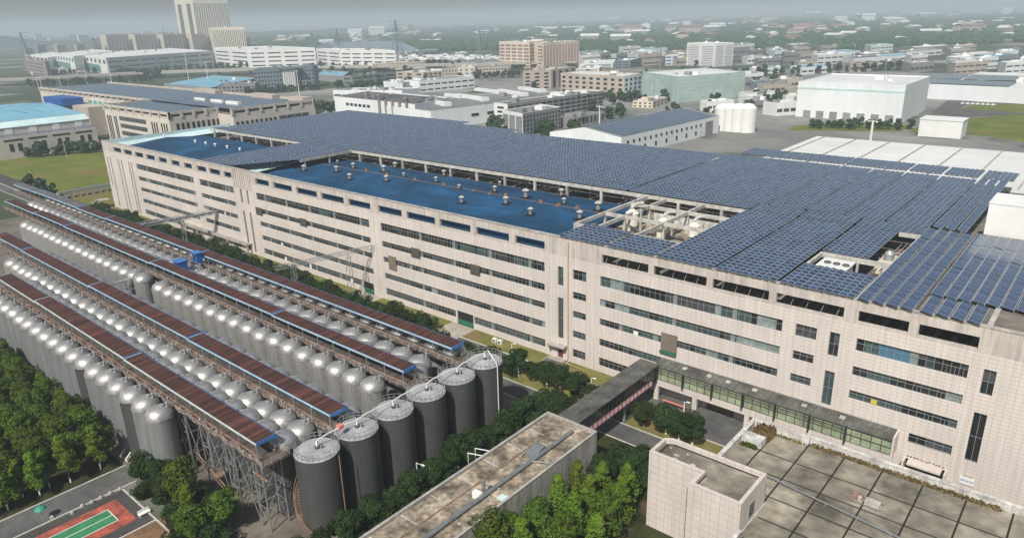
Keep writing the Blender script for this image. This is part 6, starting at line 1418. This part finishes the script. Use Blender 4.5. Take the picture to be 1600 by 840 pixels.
# distant woodland as one mass
r2=random.Random(55); vs=[];fs=[]
def blob(x,y,s):
    k=len(vs); n=6
    for j,(rz,zz) in enumerate(((1,0),(1.05,.45),(.6,.85))):
        for i in range(n): a=6.283*i/n+r2.uniform(-.2,.2); vs.append((x+s*rz*math.cos(a)*r2.uniform(.8,1.2),y+s*rz*math.sin(a)*r2.uniform(.8,1.2),s*zz*1.1*r2.uniform(.85,1.15)))
    vs.append((x,y,s*1.1))
    for j in range(2):
        for i in range(n): ii=(i+1)%n; fs.append((k+j*n+i,k+j*n+ii,k+(j+1)*n+ii,k+(j+1)*n+i))
    for i in range(n): fs.append((k+2*n+i,k+2*n+(i+1)%n,k+3*n))
cl=[(r2.uniform(380,1620),r2.uniform(18,64)) for _ in range(90)]
for _ in range(9000):
    if r2.random()<.7:
        c=cl[r2.randrange(90)]; px=c[0]+r2.gauss(0,45); dy=c[1]+r2.gauss(0,2.2)
    else: px=r2.uniform(-50,1650); dy=r2.uniform(17,64)
    if dy<15: continue
    py=45-px*.026+dy
    if px<400 and py>66: continue
    if 400<px<800 and py>80: continue
    if 780<px<1160 and py>82: continue
    if px>1160 and dy>88: continue
    p=at(px,py,0); blob(p.x,p.y,r2.uniform(5,10)*(1+(p.length)/5000))
me=bpy.data.meshes.new('woodland'); me.from_pydata(vs,[],fs); me.materials.append(M['leaff']); a_=me.attributes.new('tone','FLOAT','FACE'); a_.data.foreach_set('value',[r2.random() for _ in fs])
o=bpy.data.objects.new('woodland',me); COL.objects.link(o); tag(o,'distant dark woodland fading into the haze','woodland',kind='stuff')
# weeds on the roof edges
def weeds(x0,x1,y0,y1,z,n,label,m='weed',s=.16,hh=.5):
    r=random.Random(int(x0*10)); vs=[];fs=[];tn=[]
    for _ in range(n):
        x,y=r.uniform(x0,x1),r.uniform(y0,y1); dx,dy=r.uniform(-s,s),r.uniform(-s,s); h=r.uniform(.2,1)*hh; k=len(vs)
        vs+=[(x-dx,y-dy,z),(x+dx,y+dy,z),(x+dx*1.2+r.uniform(-.2,.2),y+dy,z+h),(x-dx,y-dy+r.uniform(-.2,.2),z+h*.8)]; fs.append((k,k+1,k+2,k+3)); tn.append(r.random())
    me=bpy.data.meshes.new('weeds'); me.from_pydata(vs,[],fs); me.materials.append(M[m]); a=me.attributes.new('tone','FLOAT','FACE'); a.data.foreach_set('value',tn)
    o=bpy.data.objects.new('weeds',me); COL.objects.link(o); tag(o,label,'weeds',kind='stuff')
weeds(-28,-3,102.0,102.9,8.0,900,'dry weeds along the foot of the rear parapet of the gridded roof')
weeds(-36.5,-29,101.8,102.4,8.0,140,'sparse weeds by the left part of the parapet')
weeds(-36.2,-33.4,99.2,102.2,8.0,500,'thick dry shrub in the roof corner',hh=1.8)
weeds(-36.6,-34.2,95.9,96.9,8.0,220,'green weeds around the plaster roof box',m='leafm',hh=.6)
# ================================================================== HAZE
hz=MB(); hz.box(-24000,16000,-2000,24000,-1.5,162.0)
H=bpy.data.materials.new('air_haze'); H.use_nodes=True; N=H.node_tree; N.nodes.clear(); o_=N.nodes.new('ShaderNodeOutputMaterial'); pvn=N.nodes.new('ShaderNodeVolumePrincipled')
pvn.inputs['Color'].default_value=(.76,.90,.99,1); pvn.inputs['Density'].default_value=.00027; pvn.inputs['Anisotropy'].default_value=0.0
N.links.new(pvn.outputs[0],o_.inputs['Volume'])
ho=hz.build('haze',H); tag(ho,'thin pale blue haze filling the air','haze',kind='stuff')
